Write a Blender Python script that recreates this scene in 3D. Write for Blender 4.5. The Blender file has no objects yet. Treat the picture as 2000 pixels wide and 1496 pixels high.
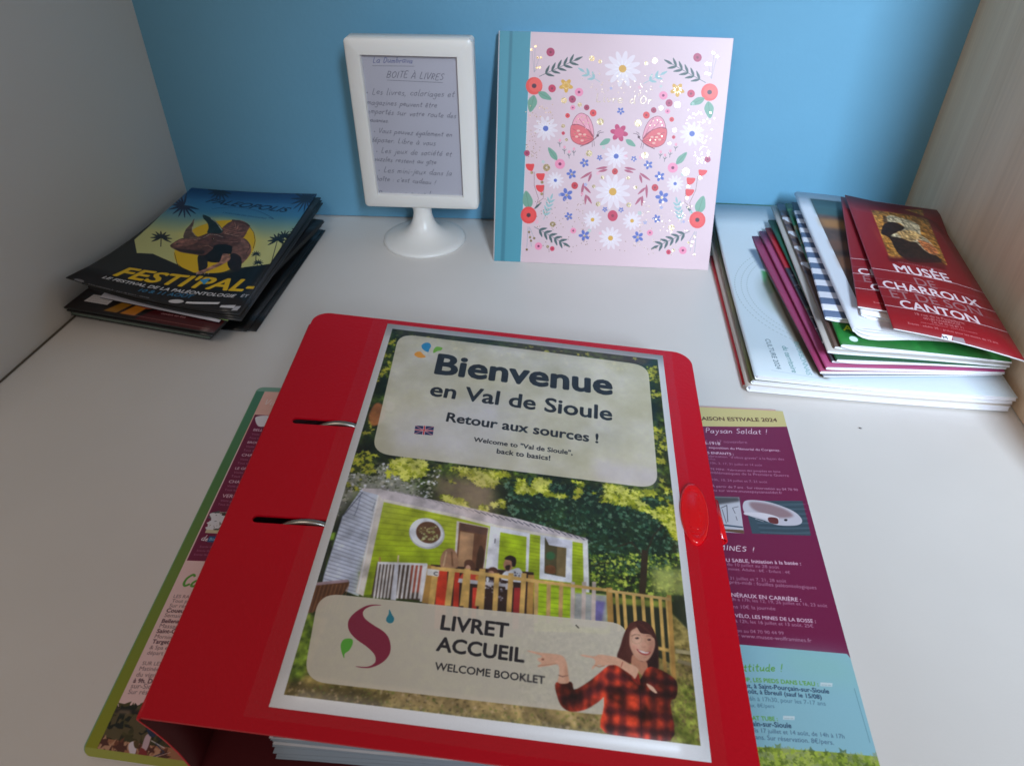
import bpy, bmesh, math, random
import numpy as np
from mathutils import Vector, Matrix

sc = bpy.context.scene
COL = sc.collection

# ------------------------------------------------------------------ camera
CAM = np.array([0.4874, -0.8099, 0.3924])
CR = np.array([0.9936, 0.1128, -0.0086]); CU = np.array([-0.0625, 0.6107, 0.7894]); CF = np.array([-0.0942, 0.7838, -0.6139])
FOC = 1485.28                                  # focal length in pixels of a 2000-wide picture
cam = bpy.data.cameras.new('camera'); cam_o = bpy.data.objects.new('camera', cam); COL.objects.link(cam_o)
cam.sensor_fit = 'HORIZONTAL'; cam.sensor_width = 36.0; cam.lens = FOC / 2000 * 36.0
cam.clip_start = 0.01; cam.clip_end = 50
cam_o.matrix_world = Matrix(((CR[0], CU[0], -CF[0], CAM[0]), (CR[1], CU[1], -CF[1], CAM[1]), (CR[2], CU[2], -CF[2], CAM[2]), (0, 0, 0, 1)))
cam.dof.use_dof = True; cam.dof.focus_distance = 0.57; cam.dof.aperture_fstop = 16.0
sc.camera = cam_o

# ------------------------------------------------------------------ light
sc.view_settings.view_transform = 'Standard'; sc.view_settings.look = 'None'
sc.view_settings.exposure = 0.0; sc.view_settings.gamma = 1.0
sc.world = bpy.data.worlds.new('World'); sc.world.use_nodes = True
bg = sc.world.node_tree.nodes['Background']
bg.inputs[0].default_value = (1.0, 0.885, 0.79, 1); bg.inputs[1].default_value = 0.20
def area(name, loc, target, size, size_y, power, col):
    l = bpy.data.lights.new(name, 'AREA'); l.shape = 'RECTANGLE'; l.size = size; l.size_y = size_y; l.energy = power; l.color = col
    o = bpy.data.objects.new(name, l); COL.objects.link(o); o.location = loc
    o.rotation_euler = (Vector(target) - Vector(loc)).to_track_quat('-Z', 'Y').to_euler()
    return o
wl = area('window_light', (1.00, -1.6, 1.02), (0.80, 0.0, 0.06), 0.19, 0.60, 3.3, (0.66, 0.82, 1.0)); wl.data.spread = math.radians(46)
area('warm_fill', (0.02, -1.5, 1.35), (0.5, -0.2, 0.05), 0.7, 0.6, 4.3, (1.0, 0.88, 0.79))  # added warm fill, source unseen, placed to brighten the right wall

# ------------------------------------------------------------------ projection (only used to unroll artwork measured on each sheet)
def proj(P):
    d = np.asarray(P, float) - CAM; z = d @ CF
    return (1000 + FOC * (d @ CR) / z, 748 - FOC * (d @ CU) / z)

# ================================================================== painting flat print with numpy
def fbm(w, h, cell, seed, octv=4):
    r = np.random.RandomState(seed); out = np.zeros((h, w)); amp = 1.0; tot = 0
    for _ in range(octv):
        gw, gh = max(2, int(w / cell) + 2), max(2, int(h / cell) + 2)
        g = r.rand(gh + 1, gw + 1)
        ys = np.linspace(0, gh - 1.001, h); xs = np.linspace(0, gw - 1.001, w)
        yi = ys.astype(int); xi = xs.astype(int); fy = ys - yi; fx = xs - xi
        fy = fy * fy * (3 - 2 * fy); fx = fx * fx * (3 - 2 * fx)
        a = g[yi][:, xi]; b = g[yi][:, xi + 1]; c = g[yi + 1][:, xi]; d = g[yi + 1][:, xi + 1]
        out += amp * ((a * (1 - fx) + b * fx) * (1 - fy)[:, None] + (c * (1 - fx) + d * fx) * fy[:, None])
        tot += amp; amp *= 0.55; cell = max(1.5, cell / 2)
    return out / tot
def boxblur(a, r):
    r = int(r)
    if r < 1: return a
    for ax in (0, 1):
        for _ in range(2):
            p = np.pad(a, [(r + 1, r) if i == ax else (0, 0) for i in range(a.ndim)], mode='edge')
            c = np.cumsum(p, axis=ax)
            n = a.shape[ax]; k = 2 * r + 1
            a = (np.take(c, range(k, n + k), axis=ax) - np.take(c, range(0, n), axis=ax)) / k
    return a
_tm = {}
def glyph_tris(s, bold=0.0, shear=0.0):
    key = (s, bold, shear)
    if key in _tm: return _tm[key]
    c = bpy.data.curves.new('text_outline', 'FONT'); c.body = s; c.size = 1; c.offset = bold; c.shear = shear; c.resolution_u = 3
    o = bpy.data.objects.new('text_outline', c)
    me = o.to_mesh(); me.calc_loop_triangles()
    n = len(me.vertices); v = np.zeros(n * 3); me.vertices.foreach_get('co', v); v = v.reshape(-1, 3)[:, :2]
    t = np.zeros(len(me.loop_triangles) * 3, dtype=np.int32); me.loop_triangles.foreach_get('vertices', t)
    r = v[t.reshape(-1, 3)]
    o.to_mesh_clear(); bpy.data.objects.remove(o); bpy.data.curves.remove(c)
    _tm[key] = r
    return r
HW = {
 'a': (1.1, [[(.8,.9),(.4,1),(.05,.6),(.1,.1),(.5,0),(.8,.5)],[(.85,1),(.85,.1),(1.05,0)]]),
 'b': (1.0, [[(.1,2),(.1,0)],[(.1,.6),(.5,1),(.85,.6),(.6,.05),(.1,.1)]]),
 'c': (.9, [[(.8,.85),(.4,1),(.05,.5),(.35,0),(.85,.15)]]),
 'd': (1.1, [[(.8,.9),(.4,1),(.05,.5),(.35,0),(.8,.3)],[(.85,2),(.85,.1),(1.05,0)]]),
 'e': (.95, [[(.1,.5),(.75,.6),(.6,1),(.2,.9),(.05,.4),(.35,0),(.85,.15)]]),
 'f': (.8, [[(.8,1.9),(.5,2),(.3,1.5),(.3,-.6)],[(0,1),(.7,1)]]),
 'g': (1.0, [[(.8,.9),(.4,1),(.05,.5),(.35,.1),(.8,.4)],[(.85,1),(.8,-.6),(.4,-.9),(.05,-.6)]]),
 'h': (1.0, [[(.1,2),(.1,0)],[(.1,.6),(.5,1),(.8,.7),(.8,0)]]),
 'i': (.5, [[(.2,1),(.2,.1),(.4,0)],[(.2,1.45),(.27,1.55)]]),
 'j': (.6, [[(.4,1),(.35,-.6),(0,-.8)],[(.4,1.45),(.47,1.55)]]),
 'l': (.5, [[(.2,2),(.2,.1),(.4,0)]]),
 'm': (1.4, [[(.1,1),(.1,0)],[(.1,.7),(.4,1),(.6,.7),(.6,0)],[(.6,.7),(.9,1),(1.15,.7),(1.15,0)]]),
 'n': (1.0, [[(.1,1),(.1,0)],[(.1,.6),(.5,1),(.8,.7),(.8,0)]]),
 'o': (1.0, [[(.5,1),(.1,.7),(.15,.1),(.6,0),(.85,.5),(.5,1),(.9,1)]]),
 'p': (1.0, [[(.1,1),(.1,-.9)],[(.1,.7),(.5,1),(.85,.6),(.6,.05),(.1,.1)]]),
 'q': (1.0, [[(.8,.9),(.4,1),(.05,.5),(.35,.1),(.8,.4)],[(.85,1),(.85,-.9)]]),
 'r': (.8, [[(.1,1),(.15,0)],[(.15,.6),(.4,1),(.75,.95)]]),
 's': (.8, [[(.7,.9),(.3,1),(.2,.65),(.65,.4),(.5,0),(.05,.1)]]),
 't': (.8, [[(.35,1.6),(.35,.1),(.7,0)],[(0,1),(.7,1.05)]]),
 'u': (1.1, [[(.1,1),(.1,.2),(.4,0),(.8,.4)],[(.85,1),(.85,.1),(1.05,0)]]),
 'v': (.9, [[(.05,1),(.4,0),(.8,1)]]),
 'x': (.9, [[(.1,1),(.75,0)],[(.75,1),(.1,0)]]),
 'y': (1.0, [[(.1,1),(.45,.2)],[(.85,1),(.3,-.8),(.05,-.8)]]),
 'z': (.9, [[(.1,1),(.75,1),(.1,0),(.8,0)]]),
 '.': (.4, [[(.1,0),(.18,.06)]]), ',': (.4, [[(.2,.1),(.05,-.3)]]), "'": (.4, [[(.2,2),(.15,1.6)]]),
 '-': (.7, [[(.1,.5),(.6,.52)]]), '!': (.5, [[(.3,2),(.2,.6)],[(.18,0),(.22,.08)]]), ' ': (.8, []), ':': (.4, [[(.15,.1),(.2,.15)],[(.15,.8),(.2,.85)]]),
 '*': (.7, [[(.1,.5),(.4,.55)],[(.2,.7),(.3,.35)]]),
 'B': (1.2, [[(.1,2),(.1,0)],[(.1,2),(.8,1.8),(.7,1.1),(.1,1),(.9,.8),(.8,.1),(.1,0)]]),
 'O': (1.3, [[(.6,2),(.1,1.4),(.15,.4),(.6,0),(1.1,.6),(1.0,1.6),(.6,2)]]),
 'I': (.5, [[(.2,2),(.2,0)]]), 'T': (1.1, [[(.5,2),(.5,0)],[(0,2),(1.0,2)]]),
 'E': (1.1, [[(.9,2),(.1,2),(.1,0),(.95,0)],[(.1,1.05),(.7,1.05)]]),
 'A': (1.3, [[(0,0),(.55,2),(1.1,0)],[(.2,.7),(.9,.7)]]), 'L': (1.0, [[(.1,2),(.1,0),(.8,0)]]),
 'V': (1.2, [[(0,2),(.5,0),(1.0,2)]]), 'R': (1.2, [[(.1,2),(.1,0)],[(.1,2),(.8,1.7),(.7,1.1),(.1,1),(.95,0)]]),
 'S': (1.0, [[(.85,1.8),(.4,2),(.1,1.5),(.8,.7),(.5,0),(.05,.2)]]), 'D': (1.2, [[(.1,2),(.1,0),(.7,.2),(1.0,1),(.7,1.8),(.1,2)]]),
 'M': (1.5, [[(.1,0),(.15,2),(.65,.8),(1.2,2),(1.25,0)]]), 'U': (1.2, [[(.1,2),(.1,.4),(.5,0),(.95,.4),(1.0,2)]]),
 'N': (1.3, [[(.1,0),(.1,2),(1.0,0),(1.0,2)]]), 'P': (1.1, [[(.1,0),(.1,2),(.8,1.8),(.8,1.1),(.1,1)]]),
 'C': (1.2, [[(1.0,1.7),(.6,2),(.1,1.3),(.2,.4),(.6,0),(1.05,.3)]]),
}
ACC = {'é': ('e', [(.35,1.3),(.65,1.7)]), 'è': ('e', [(.2,1.7),(.55,1.3)]), 'ê': ('e', [(.1,1.3),(.4,1.7),(.7,1.3)]),
       'à': ('a', [(.2,1.7),(.55,1.3)]), 'î': ('i', [(-.1,1.3),(.2,1.7),(.5,1.3)]), 'À': ('A', [(.2,2.6),(.55,2.2)])}

class Art:
    """A sheet of print: w x h pixels, row 0 at its top; q = where the sheet's corners TL,TR,BR,BL were measured."""
    def __init__(s, w, h, q, bg=(255, 255, 255)):
        s.w, s.h = w, h
        s.a = np.ones((h, w, 3), np.float32) * (np.array(bg, np.float32) / 255)
        src = [tuple(map(float, p)) for p in q]; dst = [(0, 0), (w, 0), (w, h), (0, h)]
        A = []; b = []
        for (x, y), (u, v) in zip(src, dst):
            A.append([x, y, 1, 0, 0, 0, -u * x, -u * y]); b.append(u)
            A.append([0, 0, 0, x, y, 1, -v * x, -v * y]); b.append(v)
        s.H = np.append(np.linalg.solve(np.array(A), np.array(b)), 1).reshape(3, 3)
        s.k = lambda p: p; s.f = 1.0
    def crop(s, f, ox, oy):                      # following coordinates are in an enlargement of the measured photograph
        s.k = lambda p: (np.asarray(p, float) / f + np.array([ox, oy])); s.f = float(f)
    def T(s, pts):
        p = np.atleast_2d(s.k(np.atleast_2d(np.asarray(pts, float))))
        q = np.c_[p, np.ones(len(p))] @ s.H.T
        return q[:, :2] / q[:, 2:3]
    def unit(s, p):                              # texture pixels per measured pixel near p
        a, b = s.T([p, (p[0] + 1, p[1])]); return float(np.hypot(*(b - a)))
    def cover(s, polys, norm=True):
        E = []
        for P in polys:
            P = np.asarray(P, float)
            if norm:
                x, y = P[:, 0], P[:, 1]
                if (np.roll(x, -1) * y - x * np.roll(y, -1)).sum() > 0: P = P[::-1]
            E.append(np.c_[P, np.roll(P, -1, 0)])
        if not E: return None
        E = np.concatenate(E)
        lo = np.floor(E[:, :2].min(0)).astype(int) - 1; hi = np.ceil(E[:, :2].max(0)).astype(int) + 2
        x0, y0 = max(0, lo[0]), max(0, lo[1]); x1, y1 = min(s.w, hi[0]), min(s.h, hi[1])
        if x1 <= x0 or y1 <= y0: return None
        S = 4; W = x1 - x0; Hh = (y1 - y0) * S
        ya = (E[:, 1] - y0) * S; yb = (E[:, 3] - y0) * S; xa = E[:, 0] - x0; xb = E[:, 2] - x0
        sg = np.where(yb > ya, 1.0, -1.0)
        sw = ya > yb; ya, yb, xa, xb = np.where(sw, yb, ya), np.where(sw, ya, yb), np.where(sw, xb, xa), np.where(sw, xa, xb)
        r0 = np.clip(np.ceil(ya - .5), 0, Hh).astype(int); r1 = np.clip(np.ceil(yb - .5), 0, Hh).astype(int)
        n = np.maximum(r1 - r0, 0); keep = n > 0
        if not keep.any(): return None
        ya, yb, xa, xb, sg, r0, n = [q[keep] for q in (ya, yb, xa, xb, sg, r0, n)]
        idx = np.repeat(np.arange(len(n)), n)
        row = r0[idx] + np.arange(n.sum()) - np.repeat(np.cumsum(n) - n, n)
        x = xa[idx] + (row + .5 - ya[idx]) / (yb[idx] - ya[idx]) * (xb[idx] - xa[idx])
        x = np.clip(x, 0, W); xi = x.astype(int); fr = x - xi
        acc = np.bincount(row * (W + 2) + xi, sg[idx] * (1 - fr), Hh * (W + 2)) + np.bincount(row * (W + 2) + xi + 1, sg[idx] * fr, Hh * (W + 2))[:Hh * (W + 2)]
        c = np.clip(np.abs(np.cumsum(acc.reshape(Hh, W + 2), 1)), 0, 1)[:, :W]
        return x0, y0, x1, y1, c.reshape(-1, S, W).mean(1)
    def paint(s, cv, col, alpha=1.0, blur=0, tex=None):
        if cv is None: return
        x0, y0, x1, y1, m = cv
        if blur:
            b = int(blur) * 2
            X0, Y0, X1, Y1 = max(0, x0 - b), max(0, y0 - b), min(s.w, x1 + b), min(s.h, y1 + b)
            M = np.zeros((Y1 - Y0, X1 - X0)); M[y0 - Y0:y1 - Y0, x0 - X0:x1 - X0] = m
            m = boxblur(M, blur); x0, y0, x1, y1 = X0, Y0, X1, Y1
        m = (m * alpha)[..., None]
        c = np.array(col, float) / 255 if tex is None else tex[y0:y1, x0:x1]
        s.a[y0:y1, x0:x1] = s.a[y0:y1, x0:x1] * (1 - m) + c * m
    def poly(s, pts, col, alpha=1.0, blur=0, tex=None):
        s.paint(s.cover([s.T(pts)]), col, alpha, blur, tex)
    def polys(s, lst, col, alpha=1.0, blur=0):
        s.paint(s.cover([s.T(p) for p in lst]), col, alpha, blur)
    def _lines(s, P, wd):
        out = []
        for a, b in zip(P[:-1], P[1:]):
            d = b - a; L = np.hypot(*d)
            if L < 1e-6: continue
            d = d / L; n = np.array([-d[1], d[0]]) * wd / 2; e = d * wd * .25
            out.append(np.array([a - e + n, b + e + n, b + e - n, a - e - n]))
        return out
    def line(s, pts, col, width=2, alpha=1.0, blur=0):
        P = s.T(pts); wd = width * s.f * s.unit(pts[0]); s.paint(s.cover(s._lines(P, wd)), col, alpha, blur)
    def smooth(s, pts, n=8):
        P = np.asarray(pts, float); N = len(P); o = []
        for i in range(N):
            p0, p1, p2, p3 = P[i - 1], P[i], P[(i + 1) % N], P[(i + 2) % N]
            for t in np.arange(n) / n:
                o.append(.5 * (2 * p1 + (p2 - p0) * t + (2 * p0 - 5 * p1 + 4 * p2 - p3) * t * t + (3 * p1 - p0 - 3 * p2 + p3) * t ** 3))
        return np.array(o)
    def blob(s, pts, col, alpha=1.0, blur=0, tex=None): s.poly(s.smooth(pts), col, alpha, blur, tex)
    def ell(s, c, rx, ry=None, col=(0, 0, 0), alpha=1.0, blur=0, ang=0, n=28):
        ry = rx if ry is None else ry; t = np.linspace(0, 2 * math.pi, n, endpoint=False)
        x, y = rx * np.cos(t), ry * np.sin(t); ca, sa = math.cos(ang), math.sin(ang)
        s.poly(np.c_[c[0] + x * ca - y * sa, c[1] + x * sa + y * ca], col, alpha, blur)
    def text(s, st, p0, p1, col, bold=0.0, shear=0.0, alpha=1.0, stretch=1.0, blur=0, maxh=None):
        t = glyph_tris(st, 0.0, shear)
        if len(t) == 0: return
        a, b = s.T([p0, p1]); d = b - a; L = np.hypot(*d); d = d / L; up = np.array([d[1], -d[0]])
        x0, x1 = t[..., 0].min(), t[..., 0].max(); k = L / (x1 - x0); kh = k * stretch
        q = a + ((t[..., 0:1] - x0) * k) * d + (t[..., 1:2] * kh) * up
        cv = s.cover(list(q), True)
        r = bold * k
        if cv is not None and r > .15:
            pad = int(r) + 2; x0, y0, x1, y1, m = cv; X0, Y0 = max(0, x0 - pad), max(0, y0 - pad); X1, Y1 = min(s.w, x1 + pad), min(s.h, y1 + pad)
            M = np.zeros((Y1 - Y0, X1 - X0)); M[y0 - Y0:y1 - Y0, x0 - X0:x1 - X0] = m
            for a_ in np.arange(8) * math.pi / 4:
                c_ = s.cover(list(q + np.array([r * math.cos(a_), r * math.sin(a_)])), True)
                if c_ is None: continue
                a0, b0, a1, b1 = max(c_[0], X0), max(c_[1], Y0), min(c_[2], X1), min(c_[3], Y1)
                v = M[b0 - Y0:b1 - Y0, a0 - X0:a1 - X0]; np.maximum(v, c_[4][b0 - c_[1]:b1 - c_[1], a0 - c_[0]:a1 - c_[0]], out=v)
            cv = (X0, Y0, X1, Y1, M)
        s.paint(cv, col, alpha, blur)
    def hand(s, st, p0, p1, col, width=1.2, alpha=1.0, seed=0, slant=.18, stretch=1.0, blur=0, jit=.06):
        r = random.Random(seed + len(st)); x = 0; S = []
        for ch in st:
            ac = None
            if ch in ACC: ch, ac = ACC[ch]
            adv, g = HW.get(ch, HW.get(ch.lower(), HW[' ']))
            k = 1 + r.uniform(-.08, .08); dy = r.uniform(-jit, jit)
            for pl in list(g) + ([ac] if ac else []):
                P = np.array(pl, float)
                if len(P) > 2:
                    Q = []
                    for i in range(len(P) - 1):
                        q0, q1, q2, q3 = P[max(i - 1, 0)], P[i], P[i + 1], P[min(i + 2, len(P) - 1)]
                        for t in (0, .33, .66): Q.append(.5 * (2 * q1 + (q2 - q0) * t + (2 * q0 - 5 * q1 + 4 * q2 - q3) * t * t + (3 * q1 - q0 - 3 * q2 + q3) * t ** 3))
                    Q.append(P[-1]); P = np.array(Q)
                P = P * k + np.array([0, dy]); P[:, 0] += x + slant * P[:, 1]; S.append(P)
            x += adv * k + .18
        a, b = s.T([p0, p1]); d = b - a; L = np.hypot(*d); d = d / L; up = np.array([d[1], -d[0]]); k = L / x
        wd = width * s.f * s.unit(p0); out = []
        for P in S: out += s._lines(a + P[:, :1] * k * d + P[:, 1:] * k * stretch * up, wd)
        s.paint(s.cover(out), col, alpha, blur)
    def rrect(s, q, rad, col, alpha=1.0, tex=None):   # rounded quad, radius in texture pixels
        P = s.T(q); o = []
        for i in range(4):
            p, a, b = P[i], P[i - 1], P[(i + 1) % 4]
            u = (a - p) / np.hypot(*(a - p)); v = (b - p) / np.hypot(*(b - p))
            for t in np.linspace(0, 1, 9):
                o.append(p + u * rad * (1 - t) ** 2 + v * rad * t ** 2)
        s.paint(s.cover([np.array(o)]), col, alpha, 0, tex)
    def scatter(s, region, n, smin, smax, cols, seed, pts=5, inner=.45, alpha=1.0, dens=None):
        """leaf-like stars inside a region polygon (measured px); sizes in texture px"""
        r = np.random.RandomState(seed); P = s.T(region); lo, hi = P.min(0), P.max(0)
        cv = s.cover([P]);
        if cv is None: return
        x0, y0, x1, y1, m = cv
        if dens is not None: m = m * dens[y0:y1, x0:x1]
        for ci, c in enumerate(cols):
            out = []; k = 0
            while len(out) < n // len(cols) and k < n * 6:
                k += 1
                x = r.uniform(x0, x1 - 1); y = r.uniform(y0, y1 - 1)
                if m[int(y) - y0, int(x) - x0] < r.uniform(.3, 1): continue
                R = r.uniform(smin, smax); a0 = r.uniform(0, 6.28); sq = r.uniform(.45, 1); b0 = r.uniform(0, 3.14)
                t = np.arange(pts * 2) * math.pi / pts + a0; rr = np.where(np.arange(pts * 2) % 2 == 0, R, R * inner) * r.uniform(.7, 1.2, pts * 2)
                X, Y = rr * np.cos(t), rr * np.sin(t) * sq
                out.append(np.c_[x + X * math.cos(b0) - Y * math.sin(b0), y + X * math.sin(b0) + Y * math.cos(b0)])
            s.paint(s.cover(out), c, alpha)
    def tint(s, region, col, alpha, blur=0): s.poly(region, col, alpha, blur)
    def grain(s, amt, seed=1):
        r = np.random.RandomState(seed); s.a += (r.rand(s.h, s.w, 1) - .5).astype(np.float32) * amt
    def image(s, name):
        im = bpy.data.images.new(name, s.w, s.h, alpha=False)
        b = np.ones((s.h, s.w, 4), np.float32); b[..., :3] = np.clip(s.a, 0, 1)[::-1]
        im.pixels.foreach_set(b.ravel()); im.update(); im.pack()
        return im

def gray_image(name, m):
    h, w = m.shape; im = bpy.data.images.new(name, w, h, alpha=False); im.colorspace_settings.name = 'Non-Color'
    b = np.ones((h, w, 4), np.float32); b[..., :3] = np.clip(m, 0, 1)[::-1, :, None]
    im.pixels.foreach_set(b.ravel()); im.update(); im.pack(); return im

# ================================================================== materials
def lin(c): return tuple(((v / 255) / 12.92 if v / 255 <= .04045 else ((v / 255 + .055) / 1.055) ** 2.4) for v in c) + (1,)
def mat(name, col=(200, 200, 200), rough=.5, metal=0.0, spec=.5, coat=0.0, bump=0.0, bscale=200, var=0.0, vscale=8, img=None, sss=0.0, trans=0.0):
    m = bpy.data.materials.new(name); m.use_nodes = True; nt = m.node_tree; N = nt.nodes; Lk = nt.links; p = N['Principled BSDF']
    p.inputs['Roughness'].default_value = rough; p.inputs['Metallic'].default_value = metal
    p.inputs['Specular IOR Level'].default_value = spec; p.inputs['Coat Weight'].default_value = coat; p.inputs['Coat Roughness'].default_value = .12
    p.inputs['Base Color'].default_value = lin(col)
    if sss: p.inputs['Subsurface Weight'].default_value = sss; p.inputs['Subsurface Radius'].default_value = (.01, .008, .006); p.inputs['Subsurface Scale'].default_value = 1.0
    if trans: p.inputs['Transmission Weight'].default_value = trans
    tc = N.new('ShaderNodeTexCoord')
    src = None
    if img is not None:
        t = N.new('ShaderNodeTexImage'); t.image = img; t.interpolation = 'Cubic'; t.extension = 'EXTEND'; Lk.new(tc.outputs['UV'], t.inputs[0]); src = t.outputs[0]
    if var:
        n = N.new('ShaderNodeTexNoise'); n.inputs['Scale'].default_value = vscale; n.inputs['Detail'].default_value = 5
        Lk.new(tc.outputs['Object'], n.inputs[0])
        mr = N.new('ShaderNodeMapRange'); mr.inputs[1].default_value = .3; mr.inputs[2].default_value = .7; mr.inputs[3].default_value = 1 - var; mr.inputs[4].default_value = 1 + var * .3
        Lk.new(n.outputs[0], mr.inputs[0])
        mx = N.new('ShaderNodeMix'); mx.data_type = 'RGBA'; mx.blend_type = 'MULTIPLY'; mx.inputs[0].default_value = 1
        if src is not None: Lk.new(src, mx.inputs[6])
        else: mx.inputs[6].default_value = lin(col)
        Lk.new(mr.outputs[0], mx.inputs[7]); src = mx.outputs[2]
    if src is not None: Lk.new(src, p.inputs['Base Color'])
    if bump:
        n = N.new('ShaderNodeTexNoise'); n.inputs['Scale'].default_value = bscale; n.inputs['Detail'].default_value = 3
        Lk.new(tc.outputs['Object'], n.inputs[0])
        b = N.new('ShaderNodeBump'); b.inputs['Strength'].default_value = bump; b.inputs['Distance'].default_value = .001
        Lk.new(n.outputs[0], b.inputs['Height']); Lk.new(b.outputs[0], p.inputs['Normal'])
    return m
PAPER = mat('white paper', (236, 235, 238), .6, bump=.1, bscale=60)
CREAM = mat('cream paper edges', (225, 214, 200), .7, var=.15, vscale=900)

# ================================================================== mesh helpers
def link(name, me, parent=None):
    o = bpy.data.objects.new(name, me); COL.objects.link(o)
    if parent is not None: o.parent = parent
    return o
def mesh(name, V, F, mats, parent=None, uv=None, smooth=False, mi=None):
    me = bpy.data.meshes.new(name); me.from_pydata([tuple(map(float, v)) for v in V], [], F)
    for m in (mats if isinstance(mats, (list, tuple)) else [mats]): me.materials.append(m)
    if uv is not None:
        l = me.uv_layers.new(name='UVMap')
        for poly in me.polygons:
            for li in poly.loop_indices: l.data[li].uv = uv[me.loops[li].vertex_index]
    if mi is not None: me.polygons.foreach_set('material_index', mi)
    if smooth: me.polygons.foreach_set('use_smooth', [True] * len(me.polygons))
    me.update()
    return link(name, me, parent)
def thing(name, label, cat, group=None, loc=(0, 0, 0)):
    o = bpy.data.objects.new(name, None); COL.objects.link(o); o.location = loc; o.empty_display_size = .02
    o['label'] = label; o['category'] = cat
    if group: o['group'] = group
    return o
def solid(o, t, off=-1, rim=1, inner=1):
    m = o.modifiers.new('thickness', 'SOLIDIFY'); m.thickness = t; m.offset = off
    if len(o.data.materials) > 1: m.material_offset = inner; m.material_offset_rim = rim
    m.use_even_offset = False
    return m
def bevel(o, w, seg=3):
    m = o.modifiers.new('bevel', 'BEVEL'); m.width = w; m.segments = seg; m.limit_method = 'ANGLE'; m.angle_limit = math.radians(40)
    return m
def at_base(t):                                # puts a thing's origin at the middle of its base without moving its parts
    bpy.context.view_layer.update()
    pts = [ch.matrix_world @ v.co for ch in t.children_recursive if ch.type == 'MESH' for v in ch.data.vertices]
    if not pts: return
    b = Vector(((min(p.x for p in pts) + max(p.x for p in pts)) / 2, (min(p.y for p in pts) + max(p.y for p in pts)) / 2, min(p.z for p in pts)))
    d = b - t.location; t.location = b
    for ch in t.children: ch.location = ch.location - d
def lerp(a, b, t): return a + (b - a) * t
def bil(c, u, v):                              # c = BL, BR, TR, TL ; u right, v up
    c = [np.asarray(p, float) for p in c]
    return lerp(lerp(c[0], c[1], u), lerp(c[3], c[2], u), v)

# ================================================================== the niche
def quad(name, pts, m, thick, n, label=None):
    a = [Vector(p) for p in pts]; nn = Vector(n) * thick
    V = a + [p - nn for p in a]
    o = mesh(name, V, [(0, 1, 2, 3), (7, 6, 5, 4), (0, 4, 5, 1), (1, 5, 6, 2), (2, 6, 7, 3), (3, 7, 4, 0)], m); o['kind'] = 'structure'
    return o
M_TABLE = mat('white laminate', (226, 221, 216), .38, bump=.06, bscale=500, var=.025, vscale=14)
tn = M_TABLE.node_tree; tp = tn.nodes['Principled BSDF']; src = tp.inputs['Base Color'].links[0].from_socket
tcx = tn.nodes.new('ShaderNodeTexCoord'); vo = tn.nodes.new('ShaderNodeTexVoronoi'); vo.inputs['Scale'].default_value = 55; vo.inputs['Randomness'].default_value = 1
nn_ = tn.nodes.new('ShaderNodeTexNoise'); nn_.inputs['Scale'].default_value = 9; rm = tn.nodes.new('ShaderNodeMapRange'); rm.inputs[1].default_value = .012; rm.inputs[2].default_value = .03; rm.inputs[3].default_value = .72; rm.inputs[4].default_value = 1.0
r2 = tn.nodes.new('ShaderNodeMapRange'); r2.inputs[1].default_value = .58; r2.inputs[2].default_value = .62
mxx = tn.nodes.new('ShaderNodeMix'); mxx.data_type = 'RGBA'; mxx.blend_type = 'MULTIPLY'
for a_, b_ in ((tcx.outputs['Object'], vo.inputs['Vector']), (tcx.outputs['Object'], nn_.inputs[0]), (vo.outputs['Distance'], rm.inputs[0]), (nn_.outputs[0], r2.inputs[0]), (r2.outputs[0], mxx.inputs[0]), (src, mxx.inputs[6]), (rm.outputs[0], mxx.inputs[7]), (mxx.outputs[2], tp.inputs['Base Color'])): tn.links.new(a_, b_)
sn = tn.nodes.new('ShaderNodeTexNoise'); sn.inputs['Scale'].default_value = 3.5; sn.inputs['Detail'].default_value = 8; sr = tn.nodes.new('ShaderNodeMapRange'); sr.inputs[1].default_value = .3; sr.inputs[2].default_value = .7; sr.inputs[3].default_value = .28; sr.inputs[4].default_value = .5
tn.links.new(tcx.outputs['Object'], sn.inputs[0]); tn.links.new(sn.outputs[0], sr.inputs[0]); tn.links.new(sr.outputs[0], tp.inputs['Roughness'])
M_LEFT = mat('grey white melamine panel', (226, 226, 222), .55, bump=.05, bscale=400, var=.02, vscale=6)
M_BLUE = mat('sky blue painted wall', (108, 166, 196), .55, bump=.25, bscale=180, var=.05, vscale=7)
# veneer
M_WOOD = bpy.data.materials.new('pale oak veneer'); M_WOOD.use_nodes = True
nt = M_WOOD.node_tree; N = nt.nodes; p = N['Principled BSDF']; tc = N.new('ShaderNodeTexCoord')
mp = N.new('ShaderNodeMapping'); mp.inputs['Scale'].default_value = (1, 26, 1.1); mp.inputs['Rotation'].default_value = (math.radians(4), 0, 0)
nz = N.new('ShaderNodeTexNoise'); nz.inputs['Scale'].default_value = 1.6; nz.inputs['Detail'].default_value = 6; nz.inputs['Roughness'].default_value = .62; nz.inputs['Distortion'].default_value = .5
cr = N.new('ShaderNodeValToRGB'); cr.color_ramp.elements[0].position = .3; cr.color_ramp.elements[0].color = lin((232, 200, 164)); cr.color_ramp.elements[1].position = .68; cr.color_ramp.elements[1].color = lin((248, 220, 186))
e = cr.color_ramp.elements.new(.5); e.color = lin((242, 212, 178))
nz2 = N.new('ShaderNodeTexNoise'); nz2.inputs['Scale'].default_value = 14; nz2.inputs['Detail'].default_value = 8
mx = N.new('ShaderNodeMix'); mx.data_type = 'RGBA'; mx.blend_type = 'MULTIPLY'; mx.inputs[0].default_value = .16
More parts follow.
